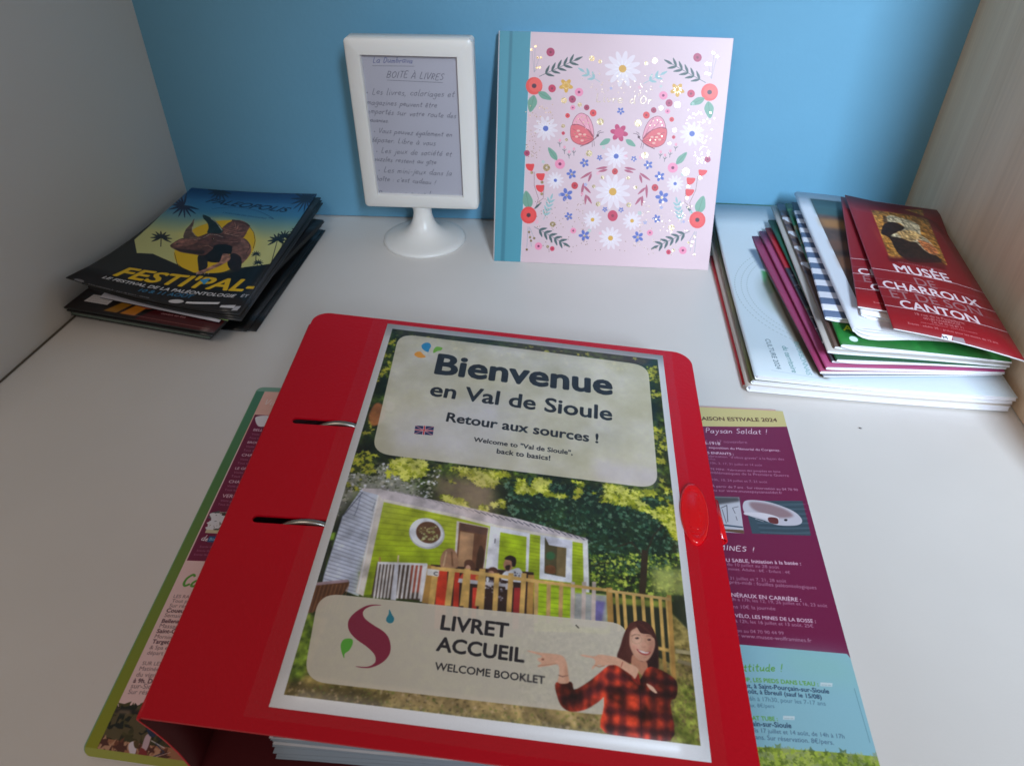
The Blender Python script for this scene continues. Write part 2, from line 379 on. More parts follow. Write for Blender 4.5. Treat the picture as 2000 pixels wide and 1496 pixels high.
for a, b in ((tc.outputs['Object'], mp.inputs[0]), (mp.outputs[0], nz.inputs[0]), (mp.outputs[0], nz2.inputs[0]), (nz.outputs[0], cr.inputs[0]), (cr.outputs[0], mx.inputs[6]), (nz2.outputs[0], mx.inputs[7]), (mx.outputs[2], p.inputs['Base Color'])): nt.links.new(a, b)
p.inputs['Roughness'].default_value = .5

table = quad('shelf_surface', [(-.035, -.80, 0), (.87, -.80, 0), (.87, .05, 0), (-.03, .05, 0)], M_TABLE, .02, (0, 0, 1))
quad('left_wall', [(-.015, -.52, .001), (.0131, 0.0, .001), (.0131, 0.0, .62), (-.015, -.52, .62)], M_LEFT, .02, (1, 0, 0))
quad('back_wall', [(-.03, -.0217, .0015), (.88, .0142, .0015), (.88, .0142, .62), (-.03, -.0217, .62)], M_BLUE, .02, (0, -1, 0))
quad('right_wall', [(.8240, .014, .001), (.8309, -.50, .001), (.8523, -.50, .62), (.8455, .014, .62)], M_WOOD, .02, (-1, 0, 0))
# seams along the panels' feet: dark silicone line
M_SEAM = mat('dark joint', (96, 90, 78), .8)
sm = mesh('left_joint', [(-.0155, -.52, .0004), (-.0135, -.52, .0004), (.0140, -.019, .0004), (.0122, -.019, .0004)], [(0, 1, 2, 3)], M_SEAM); solid(sm, .0008, 1); sm['kind'] = 'structure'
#@@ARTS
# ================================================================== printed artwork
def art_cover():
    A = Art(1120, 1600, [(757.4, 634.4), (1294, 696.7), (1389, 1491), (526, 1382.5)], (240, 238, 240))
    photo = [(766.4, 644.5), (1283.7, 704.6), (1367.5, 1458.5), (555, 1359)]
    w, h = A.w, A.h
    n1, n2, n3 = fbm(w, h, 90, 1), fbm(w, h, 16, 2, 3), fbm(w, h, 260, 3, 2)
    n1 = (n1 - .5) * 1.9 + .5; n2 = (n2 - .5) * 1.7 + .5
    base = np.stack([16 + 62 * n1 * n2 * 1.8, 26 + 74 * n1 * n2 * 1.8, 14 + 34 * n1 * n2], -1) / 255
    A.poly(photo, (30, 60, 30), tex=base)
    # pale bokeh at left above the roof, brown shade above the door
    A.poly([(660, 900), (800, 920), (830, 985), (700, 965), (640, 1040)], (176, 172, 164), .75, 14)
    A.poly([(840, 930), (960, 950), (960, 1010), (850, 985)], (120, 104, 84), .8, 16)
    A.scatter([(660, 900), (860, 920), (840, 985), (690, 960), (635, 1060)], 500, 3, 9, [(90, 92, 70), (222, 220, 226), (70, 80, 50), (180, 176, 160)], 7, 6, .6)
    # dark tree at right
    A.poly([(1010, 950), (1320, 985), (1330, 1120), (1150, 1120), (1140, 1050), (1000, 1015)], (24, 50, 36), .75, 14)
    A.scatter([(980, 930), (1325, 975), (1335, 1130), (1150, 1120), (1140, 1050), (990, 1012)], 1500, 4, 12, [(20, 44, 34), (44, 84, 60), (16, 34, 26), (70, 110, 84), (96, 128, 100), (34, 62, 40)], 8, 5, .5)
    A.scatter([(1150, 1085), (1330, 1085), (1335, 1180), (1155, 1150)], 600, 4, 11, [(150, 170, 60), (90, 120, 40), (190, 200, 80), (60, 90, 34)], 9)
    A.poly([(1270, 1112), (1340, 1115), (1345, 1170), (1275, 1160)], (196, 196, 110), .7, 12)
    A.poly([(1310, 1165), (1345, 1165), (1352, 1250), (1320, 1240)], (30, 42, 30), .9, 5)
    A.line([(1252, 1170), (1256, 1120), (1258, 1080)], (52, 40, 28), 13); A.line([(1258, 1095), (1232, 1062), (1205, 1070)], (50, 42, 28), 3); A.line([(1258, 1090), (1275, 1050), (1300, 1020)], (50, 42, 28), 3)
    A.line([(1150, 1110), (1175, 1102), (1190, 1103)], (50, 42, 28), 2)
    # bright leaves along the top and sides
    dn0 = np.clip((fbm(w, h, 50, 18, 2) - .45) * 6, 0, 1)
    for reg, n, sd in (([(775, 650), (1285, 708), (1290, 735), (770, 672)], 260, 11), ([(735, 700), (775, 660), (745, 800), (700, 960), (660, 950)], 420, 12),
                       ([(1262, 715), (1290, 715), (1322, 960), (1288, 960)], 420, 13), ([(690, 890), (1290, 960), (1325, 1010), (1285, 985), (1180, 985), (1000, 960), (700, 930)], 700, 14)):
        A.scatter(reg, n, 5, 17, [(30, 38, 20), (96, 112, 28), (40, 50, 24), (160, 168, 44), (56, 66, 26), (186, 180, 60)], sd, 5, .42, dens=np.clip(dn0 + .1, 0, 1))
    dn = np.clip((fbm(w, h, 60, 8, 2) - .42) * 6, 0, 1)
    for reg, n, sd in (([(700, 885), (830, 905), (960, 925), (1110, 945), (1105, 975), (1010, 965), (985, 1000), (930, 1010), (890, 990), (800, 945), (700, 930)], 1000, 15),
                       ([(1110, 940), (1290, 965), (1325, 1010), (1322, 1060), (1300, 1030), (1260, 1000), (1200, 990)], 520, 16),
                       ([(1300, 960), (1330, 965), (1335, 1060), (1310, 1050)], 170, 17)):
        A.scatter(reg, n, 7, 20, [(112, 124, 26), (180, 186, 40), (96, 110, 24), (206, 206, 62), (160, 166, 34), (222, 220, 104)], sd, 5, .38, dens=np.clip(dn + .12, 0, 1))
    A.blob([(735, 790), (752, 800), (748, 825), (728, 835), (720, 815)], (178, 106, 60), .9, 3); A.blob([(756, 786), (770, 792), (766, 806), (754, 804)], (206, 196, 206), .8, 2)
    # ground
    g = np.stack([96 + 110 * n2, 84 + 96 * n2, 40 + 66 * n2], -1) / 255
    A.poly([(600, 1205), (640, 1210), (600, 1320), (700, 1335), (1180, 1390), (1290, 1180), (1345, 1235), (1375, 1470), (550, 1362)], (0, 0, 0), 1, 3, tex=g)
    gg = np.stack([70 + 100 * n2, 96 + 110 * n2, 22 + 40 * n2], -1) / 255
    A.poly([(598, 1205), (625, 1205), (598, 1320), (570, 1345), (560, 1330)], (0, 0, 0), .95, 6, tex=gg)
    A.poly([(1320, 1330), (1362, 1340), (1375, 1470), (1300, 1450)], (0, 0, 0), .55, 14, tex=gg)
    A.poly([(560, 1325), (600, 1335), (760, 1355), (740, 1405), (555, 1362)], (74, 62, 30), .7, 8)
    A.poly([(760, 1345), (1190, 1400), (1190, 1425), (760, 1375)], (190, 158, 116), .55, 8)
    A.scatter([(560, 1335), (700, 1345), (1180, 1400), (1180, 1440), (555, 1362)], 500, 3, 8, [(70, 58, 34), (206, 178, 140), (150, 130, 80), (110, 120, 50)], 21, 4, .4, .7)
    A.scatter([(1300, 1260), (1350, 1260), (1368, 1450), (1305, 1445)], 300, 3, 8, [(80, 66, 44), (150, 120, 84), (110, 104, 50)], 22, 4, .4, .7)
    A.poly([(1318, 1270), (1350, 1275), (1351, 1282), (1318, 1278)], (176, 160, 120)); A.poly([(1322, 1290), (1352, 1298), (1353, 1305), (1322, 1297)], (150, 134, 100))
    # ------- mobile home
    A.crop(5, 560, 920)
    A.poly([(735, 185), (550, 450), (345, 1100), (700, 1240), (900, 260), (890, 230)], (206, 212, 232))
    for i in range(27):
        t = i / 26; a = np.array([735, 185]) * (1 - t) + np.array([345, 1100]) * t
        if i < 9: a = np.array([735 - 185 * i / 8, 185 + 265 * i / 8])
        else: a = np.array([550 - 205 * (i - 8) / 18, 450 + 650 * (i - 8) / 18])
        b = np.array([880 - 180 * t * 1.02, 270 + 930 * t])
        if i: A.line([a, b], (128, 132, 158), 1.3)
    A.line([(740, 225), (550, 455)], (60, 64, 90), 1.4); A.line([(550, 450), (345, 1100)], (150, 158, 190), 1.2)
    A.line([(720, 260), (690, 380), (660, 450)], (110, 118, 150), 1.2); A.line([(860, 320), (835, 400), (800, 390)], (110, 118, 150), 1.2)
    A.poly([(430, 620), (480, 610), (400, 850), (350, 1100), (290, 1095)], (40, 48, 34)); A.poly([(430, 620), (480, 615), (462, 690), (415, 690)], (130, 170, 50), 1, 2)
    A.crop(1, 0, 0)
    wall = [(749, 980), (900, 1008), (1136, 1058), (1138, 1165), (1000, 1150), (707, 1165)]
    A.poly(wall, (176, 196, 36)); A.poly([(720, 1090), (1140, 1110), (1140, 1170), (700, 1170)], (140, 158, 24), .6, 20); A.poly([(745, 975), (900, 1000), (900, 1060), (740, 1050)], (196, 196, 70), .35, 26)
    for i in range(1, 17):
        t = i / 17; A.line([(749 - 42 * t, 980 + 185 * t), (892 - 4 * t, 1008 + 140 * t), (1136, 1058 + 107 * t)], (132, 148, 24), 1.4, .8)
    A.poly([(700, 1120), (725, 1120), (722, 1170), (704, 1165)], (120, 140, 20), .6, 3)
    A.poly([(738, 966), (750, 978), (709, 1168), (694, 1160)], (226, 216, 208)); A.line([(739, 967), (698, 1160)], (244, 240, 244), 2.2)
    # roof
    A.poly([(707, 957), (738, 958), (820, 974), (900, 991), (1015, 1017), (1146, 1055), (1136, 1061), (969, 1031), (890, 1011), (749, 981), (738, 970), (707, 962)], (212, 200, 204))
    A.poly([(749, 978), (890, 1008), (969, 1028), (1136, 1058), (1136, 1064), (969, 1034), (890, 1014), (749, 984)], (236, 226, 214))
    for i in range(34):
        t = i / 33; x = 745 + 395 * t; y = 958 + 97 * t - 2
        A.line([(x, y - 1), (x + 11, y + 4 + 3 * t)], (90, 88, 104) if t > .45 else (160, 150, 160), 1.8)
    A.poly([(1136, 1060), (1146, 1056), (1149, 1160), (1138, 1160)], (240, 236, 236))
    # round window
    A.ell((832, 1045), 35, 30, (196, 196, 206), ang=.25); A.ell((831, 1043), 33, 28, (236, 236, 244), ang=.25); A.ell((835, 1043), 24, 21, (110, 74, 52), ang=.25)
    A.scatter([(815, 1030), (850, 1030), (855, 1058), (820, 1058)], 60, 3, 8, [(180, 180, 110), (130, 120, 70), (206, 206, 150)], 31, 4, .4)
    # door and glass door
    A.poly([(890, 1020), (953, 1033), (943, 1125), (884, 1118)], (226, 216, 208)); A.poly([(895, 1023), (951, 1034), (940, 1125), (888, 1114)], (120, 76, 52))
    A.poly([(897, 1040), (924, 1045), (918, 1118), (891, 1112)], (186, 142, 104)); A.poly([(897, 1024), (951, 1035), (949, 1048), (896, 1038)], (98, 66, 56))
    A.blob([(936, 1068), (944, 1080), (940, 1110), (928, 1112), (930, 1085)], (60, 38, 26), .9, 1)
    A.poly([(955, 1030), (1033, 1044), (1029, 1136), (944, 1124)], (240, 238, 246)); A.poly([(975, 1042), (1026, 1051), (1024, 1127), (970, 1112)], (176, 200, 30))
    for i in range(8): A.line([(974 - i * .5, 1050 + i * 9), (1025, 1059 + i * 9)], (146, 168, 24), 1.3)
    A.line([(965, 1055), (964, 1063)], (60, 60, 70), 1.6)
    # window
    A.poly([(1053, 1047), (1116, 1058), (1115, 1141), (1051, 1133)], (240, 240, 248)); A.poly([(1062, 1051), (1104, 1060), (1102, 1130), (1061, 1122)], (84, 76, 50))
    A.poly([(1086, 1070), (1104, 1073), (1102, 1130), (1084, 1126)], (126, 106, 70)); A.ell((1073, 1088), 9, 8, (50, 110, 70), .8, 2); A.blob([(1064, 1108), (1080, 1108), (1082, 1122), (1064, 1120)], (140, 84, 50), .9, 1)
    A.poly([(1061, 1049), (1116, 1060), (1116, 1075), (1070, 1067)], (224, 222, 236))
    # behind the fence
    A.poly([(840, 1105), (1040, 1120), (1040, 1240), (820, 1240)], (54, 34, 30)); A.poly([(852, 1112), (872, 1112), (868, 1230), (846, 1230)], (214, 62, 36)); A.poly([(886, 1118), (896, 1118), (892, 1230), (880, 1230)], (196, 54, 34))
    A.poly([(921, 1150), (930, 1150), (926, 1230), (917, 1230)], (206, 60, 44)); A.poly([(1002, 1150), (1014, 1150), (1010, 1230), (998, 1230)], (160, 44, 44))
    A.scatter([(940, 1130), (990, 1136), (990, 1180), (935, 1170)], 26, 3, 7, [(210, 206, 214), (120, 110, 120)], 33, 4, .6)
    A.poly([(1040, 1145), (1185, 1165), (1190, 1240), (1040, 1235)], (176, 204, 34));
    for i in range(8): A.line([(1040, 1156 + i * 10), (1185, 1172 + i * 10)], (132, 160, 26), 1.6)
    A.poly([(1120, 1160), (1185, 1165), (1185, 1230), (1115, 1225)], (168, 160, 196), .8, 3); A.poly([(1160, 1175), (1180, 1178), (1172, 1225), (1150, 1225)], (104, 92, 164), .8, 3)
    A.poly([(1190, 1165), (1312, 1180), (1312, 1300), (1190, 1240)], (38, 44, 30)); A.poly([(1192, 1168), (1300, 1178), (1300, 1190), (1192, 1182)], (150, 160, 60), .8, 3)
    # people on the terrace
    A.blob([(866, 1078), (880, 1074), (890, 1085), (892, 1110), (862, 1112), (858, 1095)], (176, 130, 98)); A.line([(870, 1080), (864, 1108)], (212, 176, 140), 3); A.line([(880, 1080), (882, 1108)], (130, 90, 62), 3)
    A.blob([(996, 1115), (1012, 1112), (1022, 1130), (1020, 1140), (978, 1134), (982, 1120)], (226, 226, 234)); A.scatter([(1000, 1118), (1020, 1122), (1018, 1136), (1000, 1132)], 14, 2, 5, [(60, 60, 76)], 34)
    A.blob([(984, 1096), (992, 1090), (1000, 1096), (998, 1112), (988, 1118), (981, 1108)], (196, 140, 110)); A.blob([(983, 1094), (993, 1087), (1005, 1093), (1004, 1108), (998, 1108), (996, 1098)], (44, 30, 26)); A.blob([(985, 1108), (994, 1106), (992, 1116), (986, 1115)], (60, 38, 30))
    A.ell((960, 1118), 10, 8, (90, 56, 44)); A.ell((957, 1122), 6, 5, (190, 140, 116))
    A.blob([(905, 1100), (918, 1096), (926, 1108), (924, 1122), (908, 1124)], (96, 60, 44)); A.ell((912, 1112), 5, 6, (206, 156, 130)); A.blob([(902, 1122), (928, 1122), (934, 1140), (898, 1140)], (210, 72, 52))
    A.poly([(894, 1132), (1000, 1144), (1000, 1150), (892, 1140)], (196, 190, 196)); A.ell((930, 1131), 4, 5, (220, 150, 60)); A.ell((950, 1134), 3, 5, (236, 236, 240))
    # white fence
    A.crop(5, 560, 920)
    A.poly([(880, 905), (1360, 925), (1330, 1280), (820, 1240)], (86, 70, 62)); A.poly([(1200, 930), (1350, 930), (1300, 1200), (1200, 1200)], (196, 90, 70), .8, 2)
    for x in list(range(885, 1050, 33)) + list(range(1110, 1360, 42)):
        A.poly([(x, 915), (x + 19, 916), (x - 28, 1260), (x - 48, 1260)], (232, 226, 226))
    A.poly([(1050, 905), (1090, 907), (1060, 1280), (1005, 1270)], (220, 218, 228)); A.poly([(885, 900), (1365, 915), (1365, 938), (885, 925)], (240, 236, 238)); A.poly([(1330, 925), (1368, 925), (1330, 1290), (1290, 1290)], (236, 232, 236))
    A.line([(1085, 840), (1080, 905)], (220, 200, 170), 3); A.line([(905, 860), (905, 900)], (180, 130, 90), 3)
    # wooden fence
    def pick(x, y0, x1, y1, wd, c): A.poly([(x, y0), (x + wd, y0 + 2), (x1 + wd, y1), (x1, y1)], c)
    wood, wood2 = (214, 170, 96), (184, 138, 72)
    A.poly([(1370, 930), (1440, 940), (1400, 1310), (1310, 1300)], wood2)
    for x in (1415, 1575, 1720, 1870): pick(x, 965, x - 45, 1330, 62, wood)
    A.crop(4.348, 900, 950)
    for x in (30, 160, 275, 395, 505): pick(x, 745, x - 22, 1110, 44, wood)
    pick(560, 760, 545, 1130, 55, wood2)
    for x in (615, 720, 825, 925, 1020, 1105): pick(x, 820, x - 8, 1170, 36, (204, 164, 104) if x < 900 else (206, 186, 176))
    pick(1225, 870, 1240, 1190, 52, wood2)
    for i, x in enumerate((1300, 1360, 1445, 1520, 1595, 1670, 1730)): pick(x, 905 + i * 8, x + 22 + i * 4, 1240 + i * 60, 30, wood)
    pick(1745, 935, 1790, 1700, 38, wood2); pick(1700, 1400, 1740, 1800, 26, wood2); pick(1600, 1380, 1640, 1760, 30, (150, 118, 70))
    A.poly([(1570, 1350), (1760, 1390), (1762, 1420), (1572, 1380)], wood)
    A.poly([(-260, 690), (0, 712), (560, 790), (1230, 880), (1230, 905), (560, 820), (0, 745), (-260, 722)], (222, 178, 104)); A.poly([(1240, 885), (1775, 960), (1778, 985), (1240, 910)], (196, 160, 100))
    A.crop(5, 560, 920)
    A.poly([(1365, 965), (1480, 980), (1475, 1045), (1360, 1030)], (232, 226, 222)); A.text('C', (1425, 1030), (1462, 1034), (70, 66, 70), .02)
    # brown lattice at left
    A.poly([(280, 1105), (600, 1080), (610, 1110), (560, 1210), (430, 1300), (250, 1400), (200, 1400)], (104, 64, 40))
    for i in range(9): A.line([(300 + i * 38, 1125), (215 + i * 38, 1400)], (176, 120, 78), 1.2)
    A.poly([(275, 1105), (590, 1075), (605, 1100), (280, 1135)], (176, 150, 160))
    # ------- lens flare wash
    A.crop(1, 0, 0)
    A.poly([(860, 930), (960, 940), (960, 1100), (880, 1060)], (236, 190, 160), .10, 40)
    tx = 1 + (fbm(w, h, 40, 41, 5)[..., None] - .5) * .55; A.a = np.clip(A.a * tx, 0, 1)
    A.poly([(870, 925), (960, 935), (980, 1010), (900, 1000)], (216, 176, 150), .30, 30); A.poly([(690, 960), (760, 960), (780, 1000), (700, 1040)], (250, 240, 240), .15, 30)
    A.a = boxblur(A.a, 1)
    # panels
    mott = np.stack([222 + 24 * (n3 - .5) + 16 * (n1 - .5), 212 + 20 * (n3 - .5) + 16 * (n1 - .5), 190 + 30 * (n1 - .5)], -1) / 255
    A.rrect([(779, 654), (1265, 716), (1285, 958), (725, 888)], 70, (0, 0, 0), .93, tex=mott)
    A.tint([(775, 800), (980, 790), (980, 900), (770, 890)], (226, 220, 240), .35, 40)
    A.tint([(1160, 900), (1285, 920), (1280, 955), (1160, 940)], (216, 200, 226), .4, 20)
    A.rrect([(623, 1161), (1228, 1221), (1205, 1402), (592, 1332)], 62, (222, 210, 192), .94)
    ink = (40, 38, 44)
    A.text('Bienvenue', (849, 731.6), (1193, 773.5), ink, .032)
    A.text('en Val de Sioule', (838, 775), (1193, 824), ink, .022)
    A.text('Retour aux sources !', (870, 825.5), (1166, 868), ink, .024)
    A.text('Welcome to "Val de Sioule",', (923, 865), (1116, 891.5), ink, .022)
    A.text('back to basics!', (968, 888), (1072, 902), ink, .022)
    # union flag
    A.crop(2.778, 680, 620)
    fl = lambda u, v: np.array([362 - 7 * v + 100 * u, 595 + 45 * v + (5 + 3 * v) * u])
    A.poly([fl(0, 0), fl(1, 0), fl(1, 1), fl(0, 1)], (40, 44, 90))
    for a, b in (((0, 0), (1, 1)), ((1, 0), (0, 1))):
        A.line([fl(*a), fl(*b)], (235, 230, 232), 1.6); A.line([fl(*a), fl(*b)], (196, 40, 50), .6)
    A.line([fl(.5, 0), fl(.5, 1)], (235, 230, 232), 4.6); A.line([fl(0, .5), fl(1, .5)], (235, 230, 232), 3.8)
    A.line([fl(.5, 0), fl(.5, 1)], (206, 44, 52), 2.6); A.line([fl(0, .5), fl(1, .5)], (206, 44, 52), 2.0)
    A.blob([(430, 195), (402, 178), (397, 158), (415, 145), (438, 146), (447, 162), (438, 180)], (50, 140, 190))
    A.blob([(460, 200), (462, 180), (478, 166), (508, 172), (500, 186), (482, 190)], (120, 178, 60))
    A.blob([(418, 222), (385, 226), (358, 212), (365, 197), (388, 192), (402, 205)], (240, 160, 60))
    A.crop(2, 480, 920)
    A.text('LIVRET', (757, 622), (1018, 655), ink, .028); A.text('ACCUEIL', (740, 705), (1080, 751), ink, .028); A.text('WELCOME BOOKLET', (733, 780), (1162, 835.5), ink, .016)
    A.line([(1285, 606), (1296, 618)], (60, 54, 50), 2.2)
    A.crop(3.704, 540, 1120)
    A.blob([(755, 241), (700, 236), (640, 248), (570, 290), (525, 340), (515, 390), (532, 440), (580, 490), (650, 540), (700, 590), (713, 630), (700, 662), (650, 684), (568, 681), (620, 692), (680, 690), (750, 660), (803, 610), (821, 550), (808, 480), (770, 430), (700, 385), (640, 340), (622, 300), (640, 268), (690, 246)], (142, 36, 66))
    A.blob([(812, 272), (832, 310), (846, 335), (838, 362), (815, 371), (792, 358), (790, 335), (806, 305)], (40, 130, 150))
    A.blob([(546, 488), (515, 480), (480, 492), (463, 530), (470, 580), (487, 622), (492, 590), (525, 565), (548, 520)], (96, 178, 60))
    # ------- woman
    A.crop(4.734, 1020, 1180)
    hair, hair2, skin, sk2 = (84, 40, 36), (40, 20, 22), (232, 178, 148), (198, 136, 108)
    A.blob([(1060, 168), (1000, 185), (958, 235), (925, 310), (898, 400), (868, 500), (930, 555), (1010, 560), (1120, 610), (1240, 615), (1252, 500), (1245, 380), (1215, 270), (1165, 195), (1110, 172)], hair)
    A.blob([(1150, 250), (1235, 330), (1250, 500), (1245, 640), (1150, 600), (1170, 480)], hair2, .9, 3)
    for i in range(14):
        A.line([(990 - i * 5 + i * 3, 260 + i * 6), (885 + i * 9, 500 + i * 4)], (122, 62, 48) if i % 2 else (60, 28, 26), .9, .6)
    A.blob([(1015, 480), (1090, 540), (1140, 545), (1150, 610), (1110, 680), (1050, 600), (1000, 565)], sk2)
    A.crop(7.325, 1180, 1190)
    A.blob([(410, 262), (355, 330), (343, 420), (348, 520), (385, 630), (445, 715), (530, 762), (605, 752), (675, 665), (715, 545), (705, 430), (640, 380), (520, 360), (455, 280)], (212, 156, 130))
    A.blob([(400, 320), (470, 330), (540, 420), (540, 540), (500, 640), (430, 620), (375, 540), (365, 400)], (240, 190, 164), .75, 6); A.blob([(640, 470), (705, 470), (690, 600), (630, 700), (600, 660), (650, 560)], (176, 116, 98), .6, 5)
    A.ell((425, 560), 38, 28, (226, 140, 122), .5, 4); A.ell((660, 580), 26, 26, (206, 120, 104), .45, 4); A.blob([(530, 470), (560, 480), (580, 540), (545, 565), (520, 545)], (226, 166, 142), .9, 2); A.line([(525, 552), (550, 564), (580, 552)], (160, 96, 80), .6)
    A.line([(375, 405), (420, 380), (500, 388)], (120, 72, 56), .9); A.line([(590, 400), (640, 395), (680, 420)], (110, 64, 52), .9)
    A.ell((458, 432), 26, 13, (52, 30, 30)); A.ell((632, 455), 25, 13, (52, 30, 30)); A.ell((452, 428), 5, 4, (240, 230, 226)); A.ell((628, 451), 5, 4, (240, 230, 226))
    for c, r in (((452, 448), 74), ((640, 462), 64)):
        t = np.linspace(0, 6.28, 26); A.line(np.c_[c[0] + r * np.cos(t), c[1] + r * .84 * np.sin(t)], (176, 140, 110), .55)
    A.line([(524, 436), (576, 440)], (190, 150, 110), .6)
    A.blob([(450, 586), (500, 602), (570, 626), (650, 628), (632, 662), (580, 676), (520, 660), (475, 625)], (176, 70, 66)); A.blob([(470, 598), (520, 612), (580, 632), (634, 634), (600, 652), (530, 642)], (246, 238, 232))
    A.line([(560, 706), (590, 704)], (176, 116, 96), .7); A.blob([(430, 195), (560, 190), (680, 285), (725, 420), (690, 425), (640, 378), (520, 362), (468, 290)], (74, 36, 34)); A.blob([(335, 250), (430, 205), (455, 270), (370, 330), (348, 420), (350, 540), (385, 650), (330, 700), (300, 560)], (92, 46, 40), .9, 1)
    for k in range(7): A.line([(460 + k * 14, 215 + k * 4), (560 + k * 22, 300 + k * 18)], (112, 58, 48), .5, .7)
    A.crop(4.734, 1020, 1180)
    w0 = A.a.copy()
    shirt = [[(820, 575), (770, 600), (745, 760), (745, 950), (755, 1195), (1360, 1272), (1362, 930), (1410, 880), (1430, 790), (1400, 700), (1250, 610), (1150, 600), (1070, 720), (1000, 640), (900, 580)],
             [(300, 735), (312, 860), (360, 960), (450, 1002), (590, 975), (750, 860), (830, 700), (800, 580), (700, 650), (600, 730), (470, 800), (440, 730)]]
    A.polys([A.smooth(q, 4) for q in shirt], (206, 64, 38))
    mk = np.abs(A.a - w0).sum(-1) > .02
    # plaid laid along the cloth
    B = Art(A.w, A.h, [(757.4, 634.4), (1294, 696.7), (1389, 1491), (526, 1382.5)], (0, 0, 0)); B.crop(4.734, 1020, 1180)
    for x in (780, 900, 1070, 1180, 1300, 1390): B.poly([(x, 560), (x + 62, 560), (x + 50, 1290), (x - 10, 1290)], (120, 120, 120), 1, 5)
    for y in (640, 760, 960, 1110, 1230): B.poly([(745, y), (1440, y + 70), (1440, y + 132), (745, y + 60)], (235, 235, 235), .55, 5)
    for a in range(6): B.poly([(300 + a * 100, 560), (350 + a * 100, 560), (420 + a * 70, 1010), (370 + a * 70, 1010)], (200, 200, 200), .5 * (a < 5), 5)
    B.poly([(300, 850), (480, 850), (760, 700), (760, 790), (480, 940), (330, 930)], (255, 255, 255), .5, 6)
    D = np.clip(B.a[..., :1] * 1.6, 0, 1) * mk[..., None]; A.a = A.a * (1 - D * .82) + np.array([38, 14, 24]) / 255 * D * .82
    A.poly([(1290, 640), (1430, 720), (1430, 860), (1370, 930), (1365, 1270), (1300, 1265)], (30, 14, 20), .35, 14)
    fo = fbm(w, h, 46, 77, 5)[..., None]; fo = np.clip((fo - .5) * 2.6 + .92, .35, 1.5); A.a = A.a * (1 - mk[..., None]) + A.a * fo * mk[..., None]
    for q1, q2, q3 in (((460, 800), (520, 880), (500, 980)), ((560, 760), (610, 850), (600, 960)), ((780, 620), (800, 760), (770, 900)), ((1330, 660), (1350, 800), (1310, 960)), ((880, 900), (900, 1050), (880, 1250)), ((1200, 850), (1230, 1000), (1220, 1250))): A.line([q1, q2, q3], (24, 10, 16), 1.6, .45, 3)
    A.line([(1075, 760), (1085, 900), (1090, 1100), (1095, 1230)], (40, 18, 24), 1.6, .8); A.blob([(1140, 745), (1200, 775), (1240, 830), (1215, 830), (1165, 790)], (236, 190, 160))
    A.blob([(1060, 640), (1080, 760), (1000, 690)], (150, 40, 30)); A.line([(1060, 610), (1040, 690), (1080, 770), (1150, 690), (1240, 660)], (60, 22, 24), .8)
    A.blob([(320, 735), (330, 650), (318, 570), (240, 578), (145, 590), (132, 580), (165, 555), (150, 545), (128, 515), (165, 490), (40, 446), (60, 440), (160, 458), (300, 472), (365, 492), (398, 550), (412, 650), (418, 735)], skin)
    A.line([(132, 582), (200, 572), (300, 560)], sk2, 1.5); A.ell((178, 520), 12, 9, (150, 84, 66)); A.line([(322, 665), (360, 680), (412, 668)], (60, 30, 30), 1); A.poly([(385, 520), (412, 650), (416, 735), (390, 735), (380, 600)], sk2, .6, 3)
    A.blob([(525, 480), (560, 478), (650, 492), (700, 478), (780, 485), (880, 508), (980, 560), (1065, 612), (1035, 700), (1000, 668), (930, 620), (850, 575), (740, 578), (690, 574), (634, 615), (640, 585), (662, 560), (650, 515), (560, 496)], skin)
    A.line([(920, 545), (905, 590)], (170, 60, 50), 1.2); A.line([(660, 575), (700, 590), (750, 580)], sk2, 2)
    A.crop(4.734, 1020, 1180); bb = A.T([(0, 150), (1450, 1290)]); xa, ya, xb, yb = int(bb[0, 0]), int(bb[:, 1].min()), min(w, int(bb[:, 0].max()) + 30), h
    sub = A.a[ya:yb, xa:xb]; gr = (fbm(xb - xa, yb - ya, 9, 51, 3)[..., None] - .5) * .10 + 1; A.a[ya:yb, xa:xb] = np.clip(boxblur(sub, 1) * gr, 0, 1)
    A.crop(1, 0, 0)
    m = A.cover([A.T(photo)])
    K = np.zeros((h, w, 1)); K[m[1]:m[3], m[0]:m[2], 0] = m[4]
    A.a = A.a * K + (np.array([240, 238, 240]) / 255) * (1 - K)
    A.grain(.035)
    return A.image('welcome sheet print')

def daisy(A, x, y, r, cc, rc, n=12, a=.42):
    for i in range(n):
        t = i * 2 * math.pi / n + .2; A.ell((x + .58 * r * math.cos(t), y + .58 * r * math.sin(t)), r * .46, r * .15, (244, 244, 250), a, 0, t, 16)
    A.ell((x, y), rc, rc, cc)
def flower5(A, x, y, r, c, a0=0.3, n=5):
    for i in range(n):
        t = i * 2 * math.pi / n + a0; A.ell((x + .6 * r * math.cos(t), y + .6 * r * math.sin(t)), r * .42, r * .28, c, 1, 0, t, 14)
def leaf(A, x0, y0, x1, y1, w, c, vein=None):
    d = np.array([x1 - x0, y1 - y0], float); n = np.array([-d[1], d[0]]) / np.hypot(*d) * w
    P = np.array([x0, y0]); A.poly(A.smooth([P, P + d * .35 + n, P + d * .8 + n * .6, P + d, P + d * .8 - n * .6, P + d * .35 - n]), c)
    if vein is not None: A.line([P, P + d * .9], vein, .8)
